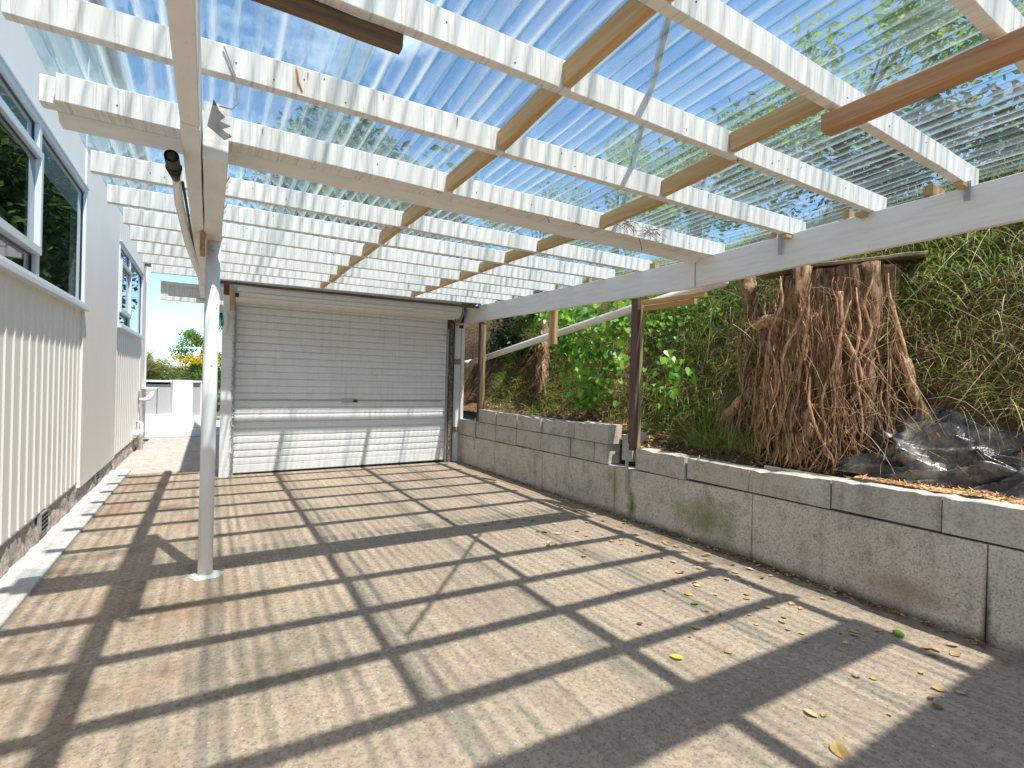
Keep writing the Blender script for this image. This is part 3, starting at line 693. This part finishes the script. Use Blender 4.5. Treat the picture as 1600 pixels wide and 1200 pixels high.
for y0, y1, z0, z1, dx, ti in ((-.0, .62, .553, .762, -.004, 0), (.62, 1.225, .552, .757, .0, .004), (1.228, 1.835, .551, .757, .003, -.012), (1.84, 2.45, .541, .742, -.006, -.028),
                               (2.455, 3.06, .537, .712, .002, .006), (3.075, 3.68, .520, .722, -.004, .006), (-.62, -.004, .553, .76, 0, 0), (-1.24, -.63, .553, .76, .004, 0)):
    block(y0, y1, z0, z1, dx, tilt=ti, chip=.015)
for y0, y1, dx in ((4.10, 4.30, 0), (4.305, 4.72, .004), (4.725, 5.33, -.003), (5.335, 5.93, .006), (5.935, 6.5, 0), (6.505, 7.13, .003), (7.14, 7.8, -.002)):
    block(y0, y1, pw(y0, zw) + .004, .715, dx)
for y0, y1, dx, ti, z1 in ((4.06, 4.64, -.015, -.01, .925), (4.66, 5.32, .008, .0, .898), (5.33, 5.90, -.006, .0, .905), (5.93, 6.5, .01, .0, .91), (6.51, 7.05, .0, .0, .915)):
    block(y0, y1, .72, z1, dx, tilt=ti, chip=.01)
block(3.84, 4.0, .56, .86, .12, tilt=-.02, chip=.03)

# ------------------------------------------------------------------ bank
prof_near = [(3.78, .68), (3.95, .72), (4.2, .86), (4.42, 1.35), (4.62, 2.1), (4.85, 2.55), (5.2, 2.95), (5.7, 3.25), (8.5, 3.5), (30, 5)]
prof_far = [(3.78, .84), (4.0, .88), (4.25, 1.0), (4.5, 1.5), (4.72, 2.15), (5.0, 2.6), (5.3, 2.9), (5.8, 3.2), (8.5, 3.5), (30, 5)]
def bankz(x, y):
    t_ = min(1, max(0, (y - 3.7) / .6))
    xx = x + .10 * mn.noise((y * .9, 0, 4)) * (1 if x > 4.0 else 0)
    n_ = mn.fractal((x * 2.2, y * 2.2, 0), 1, 2, 4)
    amp = .03 if x < 4.0 else .09
    return lerp(pw(xx, prof_near), pw(xx, prof_far), t_) + amp * n_ * min(1, max(0.2, (x - 3.7) / .4))
XS = list(np.arange(3.78, 6.2, .05)) + list(np.arange(6.3, 12, .4)) + [14, 18, 24, 30]
m = MB(); YS = np.arange(-9, 40, .07) if False else np.concatenate([np.arange(-9, -1, .25), np.arange(-1, 9, .06), np.arange(9, 40, .5)])
for x in XS:
    for y in YS: m.v.append((float(x), float(y), bankz(float(x), float(y))))
ny = len(YS)
for i in range(len(XS) - 1):
    for k in range(ny - 1): a = i * ny + k; m.f.append((a, a + ny, a + ny + 1, a + 1)); m.mi.append(0)
m.build('hill', M['soil'], kind='structure', smooth=True)

SC = Vector((4.52, 2.28, 0))            # stump centre
def blade(m, p, d, L_, w_, droop, mi, seg=3):
    side = d.cross(Vector((0, 0, 1))); side = (side if side.length > .01 else Vector((0, 1, 0))).normalized()
    side = (side + Vector((U(-.5, .5), U(-.5, .5), U(-.5, .5)))).normalized()
    b = len(m.v); q = Vector(p); dd = Vector(d)
    for i in range(seg + 1):
        ww = w_ * (1 - (i / seg) ** 1.5) * .5 + .0004
        m.v.append(tuple(q - side * ww)); m.v.append(tuple(q + side * ww))
        q = q + dd * (L_ / seg); dd = (dd + Vector((0, 0, -droop))).normalized()
    for i in range(seg): m.f.append((b + i * 2, b + i * 2 + 1, b + i * 2 + 3, b + i * 2 + 2)); m.mi.append(mi)
# grass
m = MB(); N = 0
while N < 62000:
    y = U(-2.2, 8.0); x = U(4.16, 4.98) if U(0, 1) < .8 else U(4.02, 6.1)
    zz = bankz(x, y); 
    dens = mn.noise((x * 1.6, y * 1.6, zz * 1.2)) * .5 + .5
    if x < 4.3 and U(0, 1) > (.25 if y < 4.3 else .35): continue
    if y > 5.4 and x < 4.8 and U(0, 1) > .3: continue
    if (x - 4.3) ** 2 / .35 ** 2 + (y - 2.27) ** 2 / .42 ** 2 < 1: continue
    if U(0, 1) > .25 + dens: continue
    if 0 < y < 1.98 and x < 4.36: continue
    near = mn.noise((y * .9, x * 1.3, 7))
    green = .74 + near * .9 + (.12 if zz > 1.9 else -.22) + (.14 if y > 3 else -.30)
    if U(0, 1) < green: mi = R_.choice((0, 0, 1, 2, 2, 1)); w_ = U(.005, .011); L_ = U(.09, .26)
    else: mi = R_.choice((3, 4, 4, 3, 5, 1)); w_ = U(.002, .004); L_ = U(.12, .38)
    d = Vector((U(-1, -.1), U(-.9, .9), U(-.1, 1.2))).normalized()
    blade(m, (x, y, zz - .01), d, L_, w_, U(.25, .8), mi); N += 1
for k in range(700):      # long hanging straws
    y = U(-.2, 4.2); x = U(4.25, 4.9); zz = bankz(x, y)
    blade(m, (x, y, zz), Vector((U(-1, -.2), U(-1.4, 1.4), U(-.6, .9))).normalized(), U(.25, .8), U(.0025, .005), U(.02, .5), R_.choice((3, 5, 5, 3, 1)), 6)
for k in range(90):
    y = U(1.45, 3.1); x = U(3.9, 4.05); zz = U(.9, 2.2)
    blade(m, (x, y, zz), Vector((U(-.35, .1), U(-1.2, 1.2), U(-.9, .9))).normalized(), U(.2, .6), U(.002, .004), U(.02, .3), R_.choice((3, 5, 3, 1, 0)), 5)
for k in range(900):
    y = U(2.65, 3.4); x = U(4.0, 4.3); zz = bankz(x, y)
    blade(m, (x, y, zz), Vector((U(-.7, .1), U(-.8, .8), U(.3, 1.2))).normalized(), U(.12, .32), U(.004, .008), U(.2, .5), R_.choice((0, 1, 2, 2, 3)))
m.build('grass', GR, kind='stuff', label='green and straw coloured grass hanging down the bank', loc=(4.5, 3, 1))
# twigs and dead stalks: part of the bank's ground cover
m = MB()
for k in range(420):
    y = U(-1, 8); x = U(4.0, 4.9); zz = bankz(x, y) + .01; p = Vector((x - .02, y, zz)); q = [p]; d = Vector((U(-.8, .1), U(-1, 1), U(-1, .6))).normalized()
    for s_ in range(4): p = p + d * U(.03, .11); d = (d + Vector((U(-.4, .3), U(-.5, .5), U(-.5, .3)))).normalized(); q.append(p)
    m.tube(q, [.003, .0025, .002, .0015, .001], 4, cap=False)
m.build('dead_twigs', [M['root']], kind='stuff', loc=(4.5, 3, 1))
# leaf litter on the shelf behind the blocks and leaf mould at the foot of the wall
def flake(m, p, s_, mi, up=None):
    u = Vector((U(-1, 1), U(-1, 1), U(-.3, .3))).normalized(); n_ = (Vector((U(-.5, .5), U(-.5, .5), 1)) if up is None else up).normalized()
    v = n_.cross(u).normalized(); u = v.cross(n_)
    p = Vector(p); cu = U(.0, .35) * s_
    m.face([p - u * s_, p - u * s_ * .3 - v * s_ * .42 + n_ * cu * .5, p + u * s_ * .55 - v * s_ * .33 + n_ * cu * .4, p + u * s_ + n_ * cu, p + u * s_ * .5 + v * s_ * .36 + n_ * cu * .5, p - u * s_ * .35 + v * s_ * .4], mi)
m = MB()
for k in range(5200):
    y = U(-.6, 7.9); x = 3.80 + (U(0, 1) ** 1.4) * .55
    flake(m, (x, y, bankz(x, y) + U(.003, .02)), U(.009, .03), R_.choice((1, 1, 1, 0, 2)))
for k in range(1500):
    y = U(1.0, 7.6) if k % 3 else U(1.4, 3.4); x = pw(y, xw) - abs(R_.gauss(0, .035)) + .01
    flake(m, (x, y, U(.003, .022)), U(.006, .022), R_.choice((1, 1, 0, 2, 1)))
m.build('leaf_litter', LL, kind='stuff', loc=(3.9, 3, .7))
m = MB()
for k in range(2600):
    y = U(.1, 1.75); x = 3.80 + (U(0, 1)) * .24; zz = .765 + .03 * mn.noise((y * 5, x * 5, 0)) + U(0, .02)
    d = Vector((U(-1, 1), U(-1, 1), U(-.25, .25))).normalized(); l = U(.012, .045); n_ = d.cross(Vector((U(-.3, .3), U(-.3, .3), 1))).normalized() * U(.0015, .005); p = Vector((x, y, zz))
    m.face([p - n_, p + d * l - n_ * .5, p + d * l + n_ * .5, p + n_], 0)
m.grid(lambda a, b: (3.79 + .26 * a, .05 + 1.75 * b, .762 + .025 * mn.noise((b * 9, a * 2, 0))), 8, 50)
m.build('wood_chips', M['chip'], kind='stuff', loc=(3.9, 1, .76))

# ------------------------------------------------------------------ stump
sp = thing('tree_stump', (4.5, 2.3, .8), 'cut tree stump wrapped in tangled brown roots on the bank', 'tree stump')
m = MB()
def stf(a, b):
    ang = a * 2 * PI; z_ = lerp(.75, 2.335, b)
    r = lerp(.52, .36, min(1, b * 1.5)) * (1 + .22 * mn.fractal((math.cos(ang) * 2.6, math.sin(ang) * 2.6, z_ * .7), 1, 2, 5) + .06 * math.sin(ang * 9 + z_ * 2))
    return (SC.x + math.cos(ang) * r * .85, SC.y + math.sin(ang) * r * 1.1, z_ + .02 * mn.noise((ang, 0, 1)))
m.grid(stf, 90, 60)
top = [stf(k / 60, 1) for k in range(60)]; m.face(top)
m.build('trunk', M['bark'], sp, smooth=True)
def rootpath(y, z0, z1, amp=.1, push=0.0, n=14, drift=0.0):
    pts = []; yy = y; ph = U(0, 9)
    for i in range(n + 1):
        t_ = i / n; z_ = lerp(z0, z1, t_)
        yy2 = y + drift * t_ + amp * mn.noise((ph, t_ * 3, 1)) * 1.4
        dy = (yy2 - SC.y) / .50
        xb = SC.x - (.42 + (1 - (z_ - .7) / 1.7) * .12) * math.sqrt(max(.05, 1 - min(1, dy * dy) * .8)) - push
        xb = min(xb, 5) - .02
        # follow the bank where it is further out
        x = xb
        for _ in range(30):
            if bankz(x, yy2) > z_ + .02: x -= .03
            else: break
        pts.append((x + .03 * mn.noise((ph, t_ * 5, 5)), yy2, z_))
    return pts
for (y, z0, z1, r0, r1, am, dr) in ((2.32, 2.34, .85, .085, .06, .08, .05), (2.95, 2.4, 1.9, .09, .06, .05, -.1), (2.72, 1.98, 1.45, .065, .05, .04, -.22), (2.60, 1.75, .8, .05, .035, .15, .10),
                                    (2.48, 2.0, .85, .045, .03, .12, .1), (2.05, 2.1, 1.0, .03, .02, .1, -.35), (1.92, 2.3, .9, .07, .045, .1, -.1), (2.85, 1.35, .85, .055, .03, .06, .45),
                                    (2.45, 1.3, .8, .07, .05, .08, -.05), (2.15, 1.25, .78, .06, .045, .08, .12), (1.75, 1.7, 1.0, .04, .03, .05, -.3), (2.2, 1.95, 1.2, .032, .02, .15, .4)):
    p = rootpath(y, z0, z1, am, .03, 16, dr)
    MB().tube(p, [lerp(r0, r1, i / 16) * (1 + .5 * mn.noise((i * .55, y * 3, 0))) * .85 for i in range(17)], 12).build('root', M['bark' if r0 > .06 else 'root'], sp, smooth=True)
MB().tube([(4.10, 2.72, 1.90), (4.06, 2.6, 1.93), (4.05, 2.45, 1.92)], [.05, .055, .05], 10).build('root', M['root'], sp, smooth=True)
m = MB()
for k in range(230):
    y = R_.gauss(2.2, .42); y = min(2.9, max(1.75, y)); z0 = U(1.0, 2.3); z1 = max(.74, z0 - U(.5, 1.4)); r = U(.002, .0075) if k % 6 else U(.011, .020)
    p = rootpath(y, z0, z1, U(.03, .12), U(.02, .13), 12, U(-.22, .22))
    m.tube(p, [r * (.25 + .75 * min(1, i / 3)) * (1 - .6 * i / 12) for i in range(13)], 5, mi=k % 2)
for k in range(300):      # hair-fine side roots
    y = min(2.95, max(1.65, R_.gauss(2.25, .4))); zz = U(.8, 2.2); x = 4.05 - U(0, .1); p = Vector((x, y, zz)); d = Vector((U(-.2, .4), U(-.6, .6), U(-1.2, -.1))).normalized(); q = [p]
    for s_ in range(6): p = p + d * U(.03, .07); d = (d + Vector((U(-.3, .3), U(-.4, .4), U(-.5, .2)))).normalized(); q.append(p)
    m.tube(q, .0018, 4, cap=False)
m.build('root_tangle', [M['root'], M['root_dark']], sp, smooth=True, kind='stuff')
sl = MB(); sl.timber((4.16, 2.75, 2.362), (4.66, 1.72, 2.385), .36, .03, .006, 8, .004)
sl.build('plank', M['plank'], label='brown plank lying flat on top of the tree stump', cat='plank', loc=(0, 0, 0))

# ------------------------------------------------------------------ black plastic sheet
def rid(x, y, z_): return (1 - abs(mn.noise((x, y, z_))) * 2.6)
def bp(a, b):
    y = lerp(.1, 1.92, a); x = lerp(3.93, 4.30, b)
    base = max(bankz(x, y) + .015, .775 + .26 * b)
    w1 = mn.noise((y * 1.5, b * 2, 3)) * .8
    r1 = max(-.3, rid(y * 2.1 + w1 * 1.4 + b * 1.3, b * 2.3 + w1, 9)); r2 = max(-.4, rid(y * 5.2 + b * 4 + w1 * 2, b * 4.2 - y, 2)); r3 = rid(y * 12 + b * 3, b * 10 + y * 3, 6)
    f_ = math.sin(min(1, b * 1.15) * PI) * min(1, (1 - a) * 9)
    z_ = base + (.085 * r1 + .04 * r2 + .014 * r3) * (.35 + .65 * f_) * min(1, (1 - a) * 9 + .15)
    if b < .08: z_ = lerp(.775, z_, b / .08)
    return (x - .07 * f_ * r1 - .03 * r2, y + .05 * r2, z_)
m = MB(); m.grid(bp, 200, 90); o = m.build('plastic_sheet', M['poly_black'], label='crumpled black plastic sheet dumped on the bank behind the wall', cat='plastic sheet', smooth=True, loc=(4.1, 1, .8))

# ------------------------------------------------------------------ white pipe
pp = thing('drain_pipe', (3.9, 5.5, 1.9), 'long white plastic pipe sloping behind the carport posts', 'pipe')
MB().tube([(3.9, 8.05, 1.66), (3.9, 6, 1.93), (3.9, 4.1, 2.172), (3.9, 2.9, 2.30)], .046, 18).build('pipe', M['pvc'], pp, smooth=True)
MB().tube([(3.9, 8.22, 1.655), (3.9, 7.95, 1.672)], .058, 18).build('elbow', M['pvc'], pp, smooth=True)

# ------------------------------------------------------------------ plants
def heart(m, p, n_, s_, mi):
    n_ = n_.normalized(); up = Vector((0, 0, 1)); u = (up - n_ * up.dot(n_)); u = u.normalized() if u.length > .1 else Vector((1, 0, 0)); 
    a = U(-.6, .6); v = n_.cross(u); u2 = u * math.cos(a) + v * math.sin(a); v2 = n_.cross(u2)
    P_ = lambda x, y, h=0: Vector(p) + v2 * (x * s_) + u2 * (y * s_) + n_ * (h * s_)
    m.face([P_(0, .25), P_(.25, .42, .08), P_(.5, .25, .14), P_(.5, -.05, .12), P_(.25, -.42, .02), P_(0, -.65, -.08)], mi)
    m.face([P_(0, .25), P_(0, -.65, -.08), P_(-.25, -.42, .02), P_(-.5, -.05, .12), P_(-.5, .25, .14), P_(-.25, .42, .08)], mi)
def vine(name, label, regs, n, smin, smax, cat='plant'):
    o = thing(name, (regs[0][0], regs[0][1], regs[0][2] - .3), label, cat)
    m = MB(); s_ = MB()
    for k in range(n):
        c_ = R_.choice(regs)
        p = Vector((c_[0] + R_.gauss(0, .07), c_[1] + R_.gauss(0, c_[3]), c_[2] + R_.gauss(0, c_[4])))
        heart(m, p, Vector((U(-1.3, -.1), U(-1.2, .3), U(.1, 1.2))), U(smin, smax), R_.choice((0, 0, 1, 2, 1)))
        if k % 3 == 0: s_.tube([p + Vector((.2, U(-.1, .1), -.15)), p + Vector((.08, 0, -.02)), p], .003, 4, cap=False)
    m.build('leaves', VL, o, kind='stuff'); s_.build('stems', GR[1], o, kind='stuff')
    return o
vine('vine', 'bright green heart-leaved vine climbing the bank behind the hanging block', [(4.10, 5.3, 2.2, .35, .13), (4.05, 5.0, 1.9, .32, .14), (4.0, 4.85, 1.62, .26, .14), (4.0, 4.75, 1.38, .2, .12), (3.97, 4.85, 1.17, .13, .06), (4.15, 5.7, 2.35, .4, .1), (4.05, 4.5, 2.0, .2, .2), (4.05, 5.45, 1.85, .1, .1)], 620, .035, .115)
vine('leafy_weed', 'small bright green weed on the bank just right of the timber post', [(4.12, 3.70, 1.62, .10, .09), (4.10, 3.62, 1.48, .12, .10), (4.08, 3.75, 1.3, .08, .08)], 42, .06, .10)
vine('creeper', 'pale creeper leaves high on the bank under the beam', [(4.55, 3.9, 2.15, .3, .12), (4.45, 4.1, 1.95, .2, .1)], 110, .03, .055)

def clumpcrown(m, c_, r, n, ls, mats_w, clumps=26, squash=.8):
    cl = []
    for k in range(clumps):
        d = Vector((R_.gauss(0, 1), R_.gauss(0, 1), R_.gauss(0, 1))).normalized() * (U(.25, 1) ** .6)
        cl.append((Vector((c_[0] + d.x * r[0], c_[1] + d.y * r[1], c_[2] + d.z * r[2])), U(.16, .34) * max(r), R_.choice(mats_w)))
    for k in range(n):
        q, rr, mi = R_.choice(cl)
        d = Vector((R_.gauss(0, 1), R_.gauss(0, 1), R_.gauss(0, .8))).normalized() * rr * (U(0, 1) ** .45)
        p = q + d; u = Vector((U(-1, 1), U(-1, 1), U(-.6, .6))).normalized(); v = u.cross(Vector((U(-1, 1), U(-1, 1), U(-1, 1)))).normalized(); s_ = ls * U(.6, 1.3)
        m.face([p - u * s_, p + v * s_ * .4, p + u * s_, p - v * s_ * .4], mi if U(0, 1) > .2 else R_.choice(mats_w))
    return cl
def tree(name, label, base, H, r, n, ls, mats, mw, cat='tree', group=None, tr=.12, clumps=26):
    o = thing(name, base, label, cat, group)
    m = MB(); c_ = (base[0], base[1], base[2] + H - r[2])
    cl = clumpcrown(m, c_, r, n, ls, mw, clumps); m.build('crown', mats, o)
    t_ = MB(); bz = Vector(base) - Vector((0, 0, .1)); mid = Vector((base[0] + U(-.1, .1), base[1] + U(-.1, .1), lerp(base[2], c_[2], .6)))
    t_.tube([bz, mid, Vector(c_)], [tr, tr * .75, tr * .4], 9)
    for q, rr, _ in cl[:14]:
        k = mid.lerp(Vector(c_), U(0, .8)); t_.tube([k, k.lerp(q, .55) + Vector((0, 0, U(-.1, .15))), q], [tr * .35, tr * .22, tr * .06], 5, cap=False)
    t_.build('trunk', M['trunk'], o, smooth=True)
    return o
BT = [('tall leafy tree on the bank above the nearest roof sheets', -1.0, 9.3, 4.6), ('broad green tree on the bank right of the camera', 1.8, 9.0, 4.3), ('light green tree on the bank behind the stump', 4.6, 9.3, 4.1),
      ('bushy tree on the bank level with the vine', 7.4, 9.0, 3.9), ('rounded tree on the bank level with the roller door', 10.4, 9.4, 4.1), ('farthest tree on the bank beyond the garage', 14.2, 9.4, 4.2)]
for lb, y, x, h in BT:
    tree('bank_tree', lb, (x, y, bankz(x, y)), h, (1.9, 2.1, 1.6), 4300, .08, TL, (0, 2, 2, 2), group='trees on top of the bank', clumps=34)
tree('dark_shrub', 'dark evergreen shrub in shade beside the roller door', (4.9, 7.7, .9), 2.2, (.55, .95, 1.0), 6000, .045, DL, (0, 0, 0, 1), 'shrub', tr=.07)
tree('overhanging_shrub', 'dark leaves hanging over the bank top between beam and roof', (5.6, 2.2, 3.1), .75, (.6, 1.6, .33), 3200, .05, DL, (0, 0, 1), 'shrub', tr=.03)
m = MB(); m.tube([(4.5, 6.45, .85), (4.42, 6.5, 1.4), (4.5, 6.6, 2.0), (4.6, 6.5, 2.6)], [.14, .10, .09, .07], 12)
for k in range(26):
    p = Vector((4.42, 6.5 + U(-.1, .1), U(1.0, 2.2))); m.tube([p, p + Vector((-.1, U(-.25, .25), -.2)), p + Vector((-.2, U(-.5, .5), -U(.3, .7)))], [.02, .014, .006], 5)
m.build('old_trunk', M['bark'], label='reddish old trunk with hanging roots in the shade behind the white pipe', cat='tree trunk', smooth=True, loc=(4.5, 6.45, .85))
# trees beyond the garage (what the house windows reflect)
for lb, x, y, h, rr in (('dark tall tree behind the garage, nearest its right corner', 5.2, 16.5, 9, 2.4), ('dark tall tree behind the garage, second from the carport', 4.6, 22, 12, 2.6), ('dark tree behind the garage, third from the carport', 4.4, 28, 14, 3.2), ('dark tree farthest behind the garage', 6.0, 37, 17, 4.0), ('wide dark tree up the slope behind the garage', 9.5, 31, 15, 4.5)):
    tree('tall_tree', lb, (x, y, 0), h, (rr, rr * 1.3, h * .5), 11000, .2, TL, (1, 1, 0), group='tall trees behind the garage', clumps=70, tr=.2)

# background seen through the gap beside the house
fw = thing('boundary_fence', (-1.2, 15, 0), 'white block fence with grey metal panels across the end of the drive', 'fence')
def fp(x): return 14.64 + (x + 1.27) * .5
def fbox(name, mat, x0, x1, z0, z1, off=0, th=.14):
    m = MB(); d = Vector((1, .5, 0)).normalized(); a = Vector((x0, fp(x0) + off, 0)); b = Vector((x1, fp(x1) + off, 0))
    m.prism([Vector((a.x, a.y, (z0 + z1) / 2)), Vector((b.x, b.y, (z0 + z1) / 2))], Vector((-d.y, d.x, 0)), Vector((0, 0, 1)), th, z1 - z0, .004)
    return m.build(name, mat, fw)
fbox('plinth', M['white'], -3.2, -.81, 0, .36); fbox('pillar', M['white'], -.808, -.40, 0, 1.19, -.02, .2); fbox('plinth', M['white'], -.398, -.2, 0, .28)
for k in range(9): x0 = -3.2 + k * .265; fbox('metal_panel', M['greypanel'], x0 + .012, x0 + .253, .363, 1.08, .02, .03)
fbox('metal_panel', M['greypanel'], -.385, -.22, .283, 1.12, .02, .03)
fbox('cap', M['white'], -3.2, -.812, 1.135, 1.18, 0, .12); fbox('cap', M['white'], -.396, -.18, 1.135, 1.18, 0, .12); fbox('end_post', M['white'], -.215, -.175, .0, 1.13, 0, .1)
fbox('gap_shade_strip', M['dark'], -3.2, -.812, 1.083, 1.133, .045, .02)  # dark strip put in as the shade under the cap
tree('background_tree', 'airy green tree beyond the boundary fence', (-1.2, 27, -.5), 3.7, (1.8, 1.2, 1.6), 15000, .06, TL, (0, 2, 2), tr=.08)
tree('background_tree', 'small green tree beyond the fence, mostly hidden by the white pipe post', (.55, 24, -.5), 2.9, (.7, .8, .8), 1500, .055, TL, (0, 2), tr=.06)
o = tree('flowering_shrub', 'shrub with yellow flowers above the boundary fence', (-.25, 18.5, 0), 1.85, (.8, .5, .5), 3500, .035, [YL[1], YL[1]], (0,), 'shrub', tr=.05)
m = MB()
for k in range(420):
    p = Vector((-.25 + R_.gauss(0, .38), 18.2 + U(-.3, .2), 1.78 + R_.gauss(0, .09)))
    for j in range(2):
        u = Vector((U(-1, 1), U(-.4, .4), U(-1, 1))).normalized(); v = u.cross(Vector((0, 1, .3))).normalized(); m.face([p - u * .03, p + v * .02, p + u * .03, p - v * .02])
m.build('flowers', YL[0], o, kind='stuff')
tree('hedge_shrub', 'low green hedge shrub behind the boundary fence', (-1.4, 17.2, 0), 1.45, (1.0, .4, .3), 2200, .035, [YL[1], TL[2]], (0, 1), 'shrub', tr=.04)
pa = thing('fountain_grass', (-1.75, 17.6, 0), 'tall fountain of dry brown grass fronds behind the fence next to the house', 'plant')
m = MB()
for k in range(700):
    blade(m, (-1.75 + U(-.2, .2), 17.6 + U(-.2, .2), U(.7, 1.3)), Vector((U(-.3, 1.5), U(-.5, .5), U(.8, 1.8))).normalized(), U(.7, 1.5), .03, U(.10, .4), R_.choice((3, 4, 1, 0)), 6)
m.build('fronds', GR, pa)
tree('roadside_shrub', 'dark green shrub seen in the gap between pipe post and garage', (.45, 17.5, 0), 1.7, (.5, .5, .75), 2000, .04, [YL[1], DL[0]], (0, 1), 'shrub', tr=.04)

# ------------------------------------------------------------------ fallen leaves, weeds, debris on the driveway
LEAVES = []
def leafmesh(mi, s_):
    m = MB(); n = 6
    for sgn in (1, -1):
        for i in range(n):
            a = i / n; b = (i + 1) / n
            wa = math.sin(a * PI) ** .8 * .36 * s_ if 0 < a < 1 else 0; wb = math.sin(b * PI) ** .8 * .36 * s_ if b < 1 else 0
            h = lambda t_: s_ * .22 * (t_ - .5) ** 2
            m.face([((a - .5) * s_, 0, h(a)), ((b - .5) * s_, 0, h(b)), ((b - .5) * s_, sgn * wb, h(b) + .28 * wb), ((a - .5) * s_, sgn * wa, h(a) + .28 * wa)], mi)
    return m
protos = {}
def fallen(x, y, s_, mi, label, grp='fallen leaves on the driveway'):
    key = (mi, round(s_, 2))
    if key not in protos:
        o = leafmesh(mi, s_).build('fallen_leaf', LL); protos[key] = o
    else: o = protos[key].copy(); C.objects.link(o)
    o.location = (x, y, .006); o.rotation_euler = (U(-.25, .25), U(-.2, .2), U(0, 6.28))
    tag(o, label, 'leaf', grp)
for k in range(170):
    y = U(.9, 4.8); x = 3.52 - abs(R_.gauss(0, .45)) - (0 if k % 4 else U(0, 1.0)); mi = R_.choice((0, 0, 2, 1, 2))
    fallen(x, y, R_.choice((.025, .035, .05, .06)) * (1 if mi != 1 else .8), mi, {0: 'small dry tan leaf fallen near the retaining wall', 2: 'small pale dry leaf fallen near the retaining wall', 1: 'small dark brown curled leaf fallen near the retaining wall'}[mi])
fallen(2.02, 1.62 + .1, .07, 3, 'yellow leaf lying alone in the middle of the driveway', None)
fallen(3.32, 1.30, .08, 4, 'bright green leaf on the driveway close to the wall, right side', None)
fallen(2.62, 2.10, .06, 4, 'green leaf in the shadow stripe at mid driveway', None)
fallen(2.05, .98, .08, 0, 'curled tan leaf near the bottom edge between two broad shadows', None)
fallen(-.83, 3.05, .07, 1, 'brown leaf on the left edge of the driveway', None)
wd = MB()
for k in range(16): blade(wd, (-.93, 3.42, .028), Vector((U(-1, 1), U(-1, 1), .7)).normalized(), U(.03, .06), .009, .2, 2)
wd.build('weed', GR, label='tiny green weed in the crack of the pale path', cat='weed', loc=(-.93, 3.42, .03))
m = MB()
for k in range(700):
    x = U(-.9, 3.5); y = U(1.0, 7.5); s_ = U(.002, .006); flake(m, (x, y, .003), s_, R_.choice((0, 2, 2, 1)))
m.build('grit', LL, kind='stuff')
# a trailing runner hanging over the blocks
MB().tube([(3.72, 2.98, .75), (3.64, 2.93, .72), (3.615, 2.85, .64), (3.61, 2.72, .60), (3.61, 2.6, .565)], [.005, .005, .004, .003, .002], 5).build('plant_runner', GR[1], label='thin pale runner hanging over the block wall', cat='plant', loc=(3.7, 2.9, .7))

# ------------------------------------------------------------------ render settings
scene.view_settings.view_transform = 'Standard'; scene.view_settings.look = 'None'; scene.view_settings.gamma = 1; scene.view_settings.exposure = 1.05
scene.cycles.max_bounces = 10; scene.cycles.diffuse_bounces = 5; scene.cycles.glossy_bounces = 4; scene.cycles.transparent_max_bounces = 24
scene.cycles.use_denoising = True; scene.cycles.sample_clamp_indirect = 8
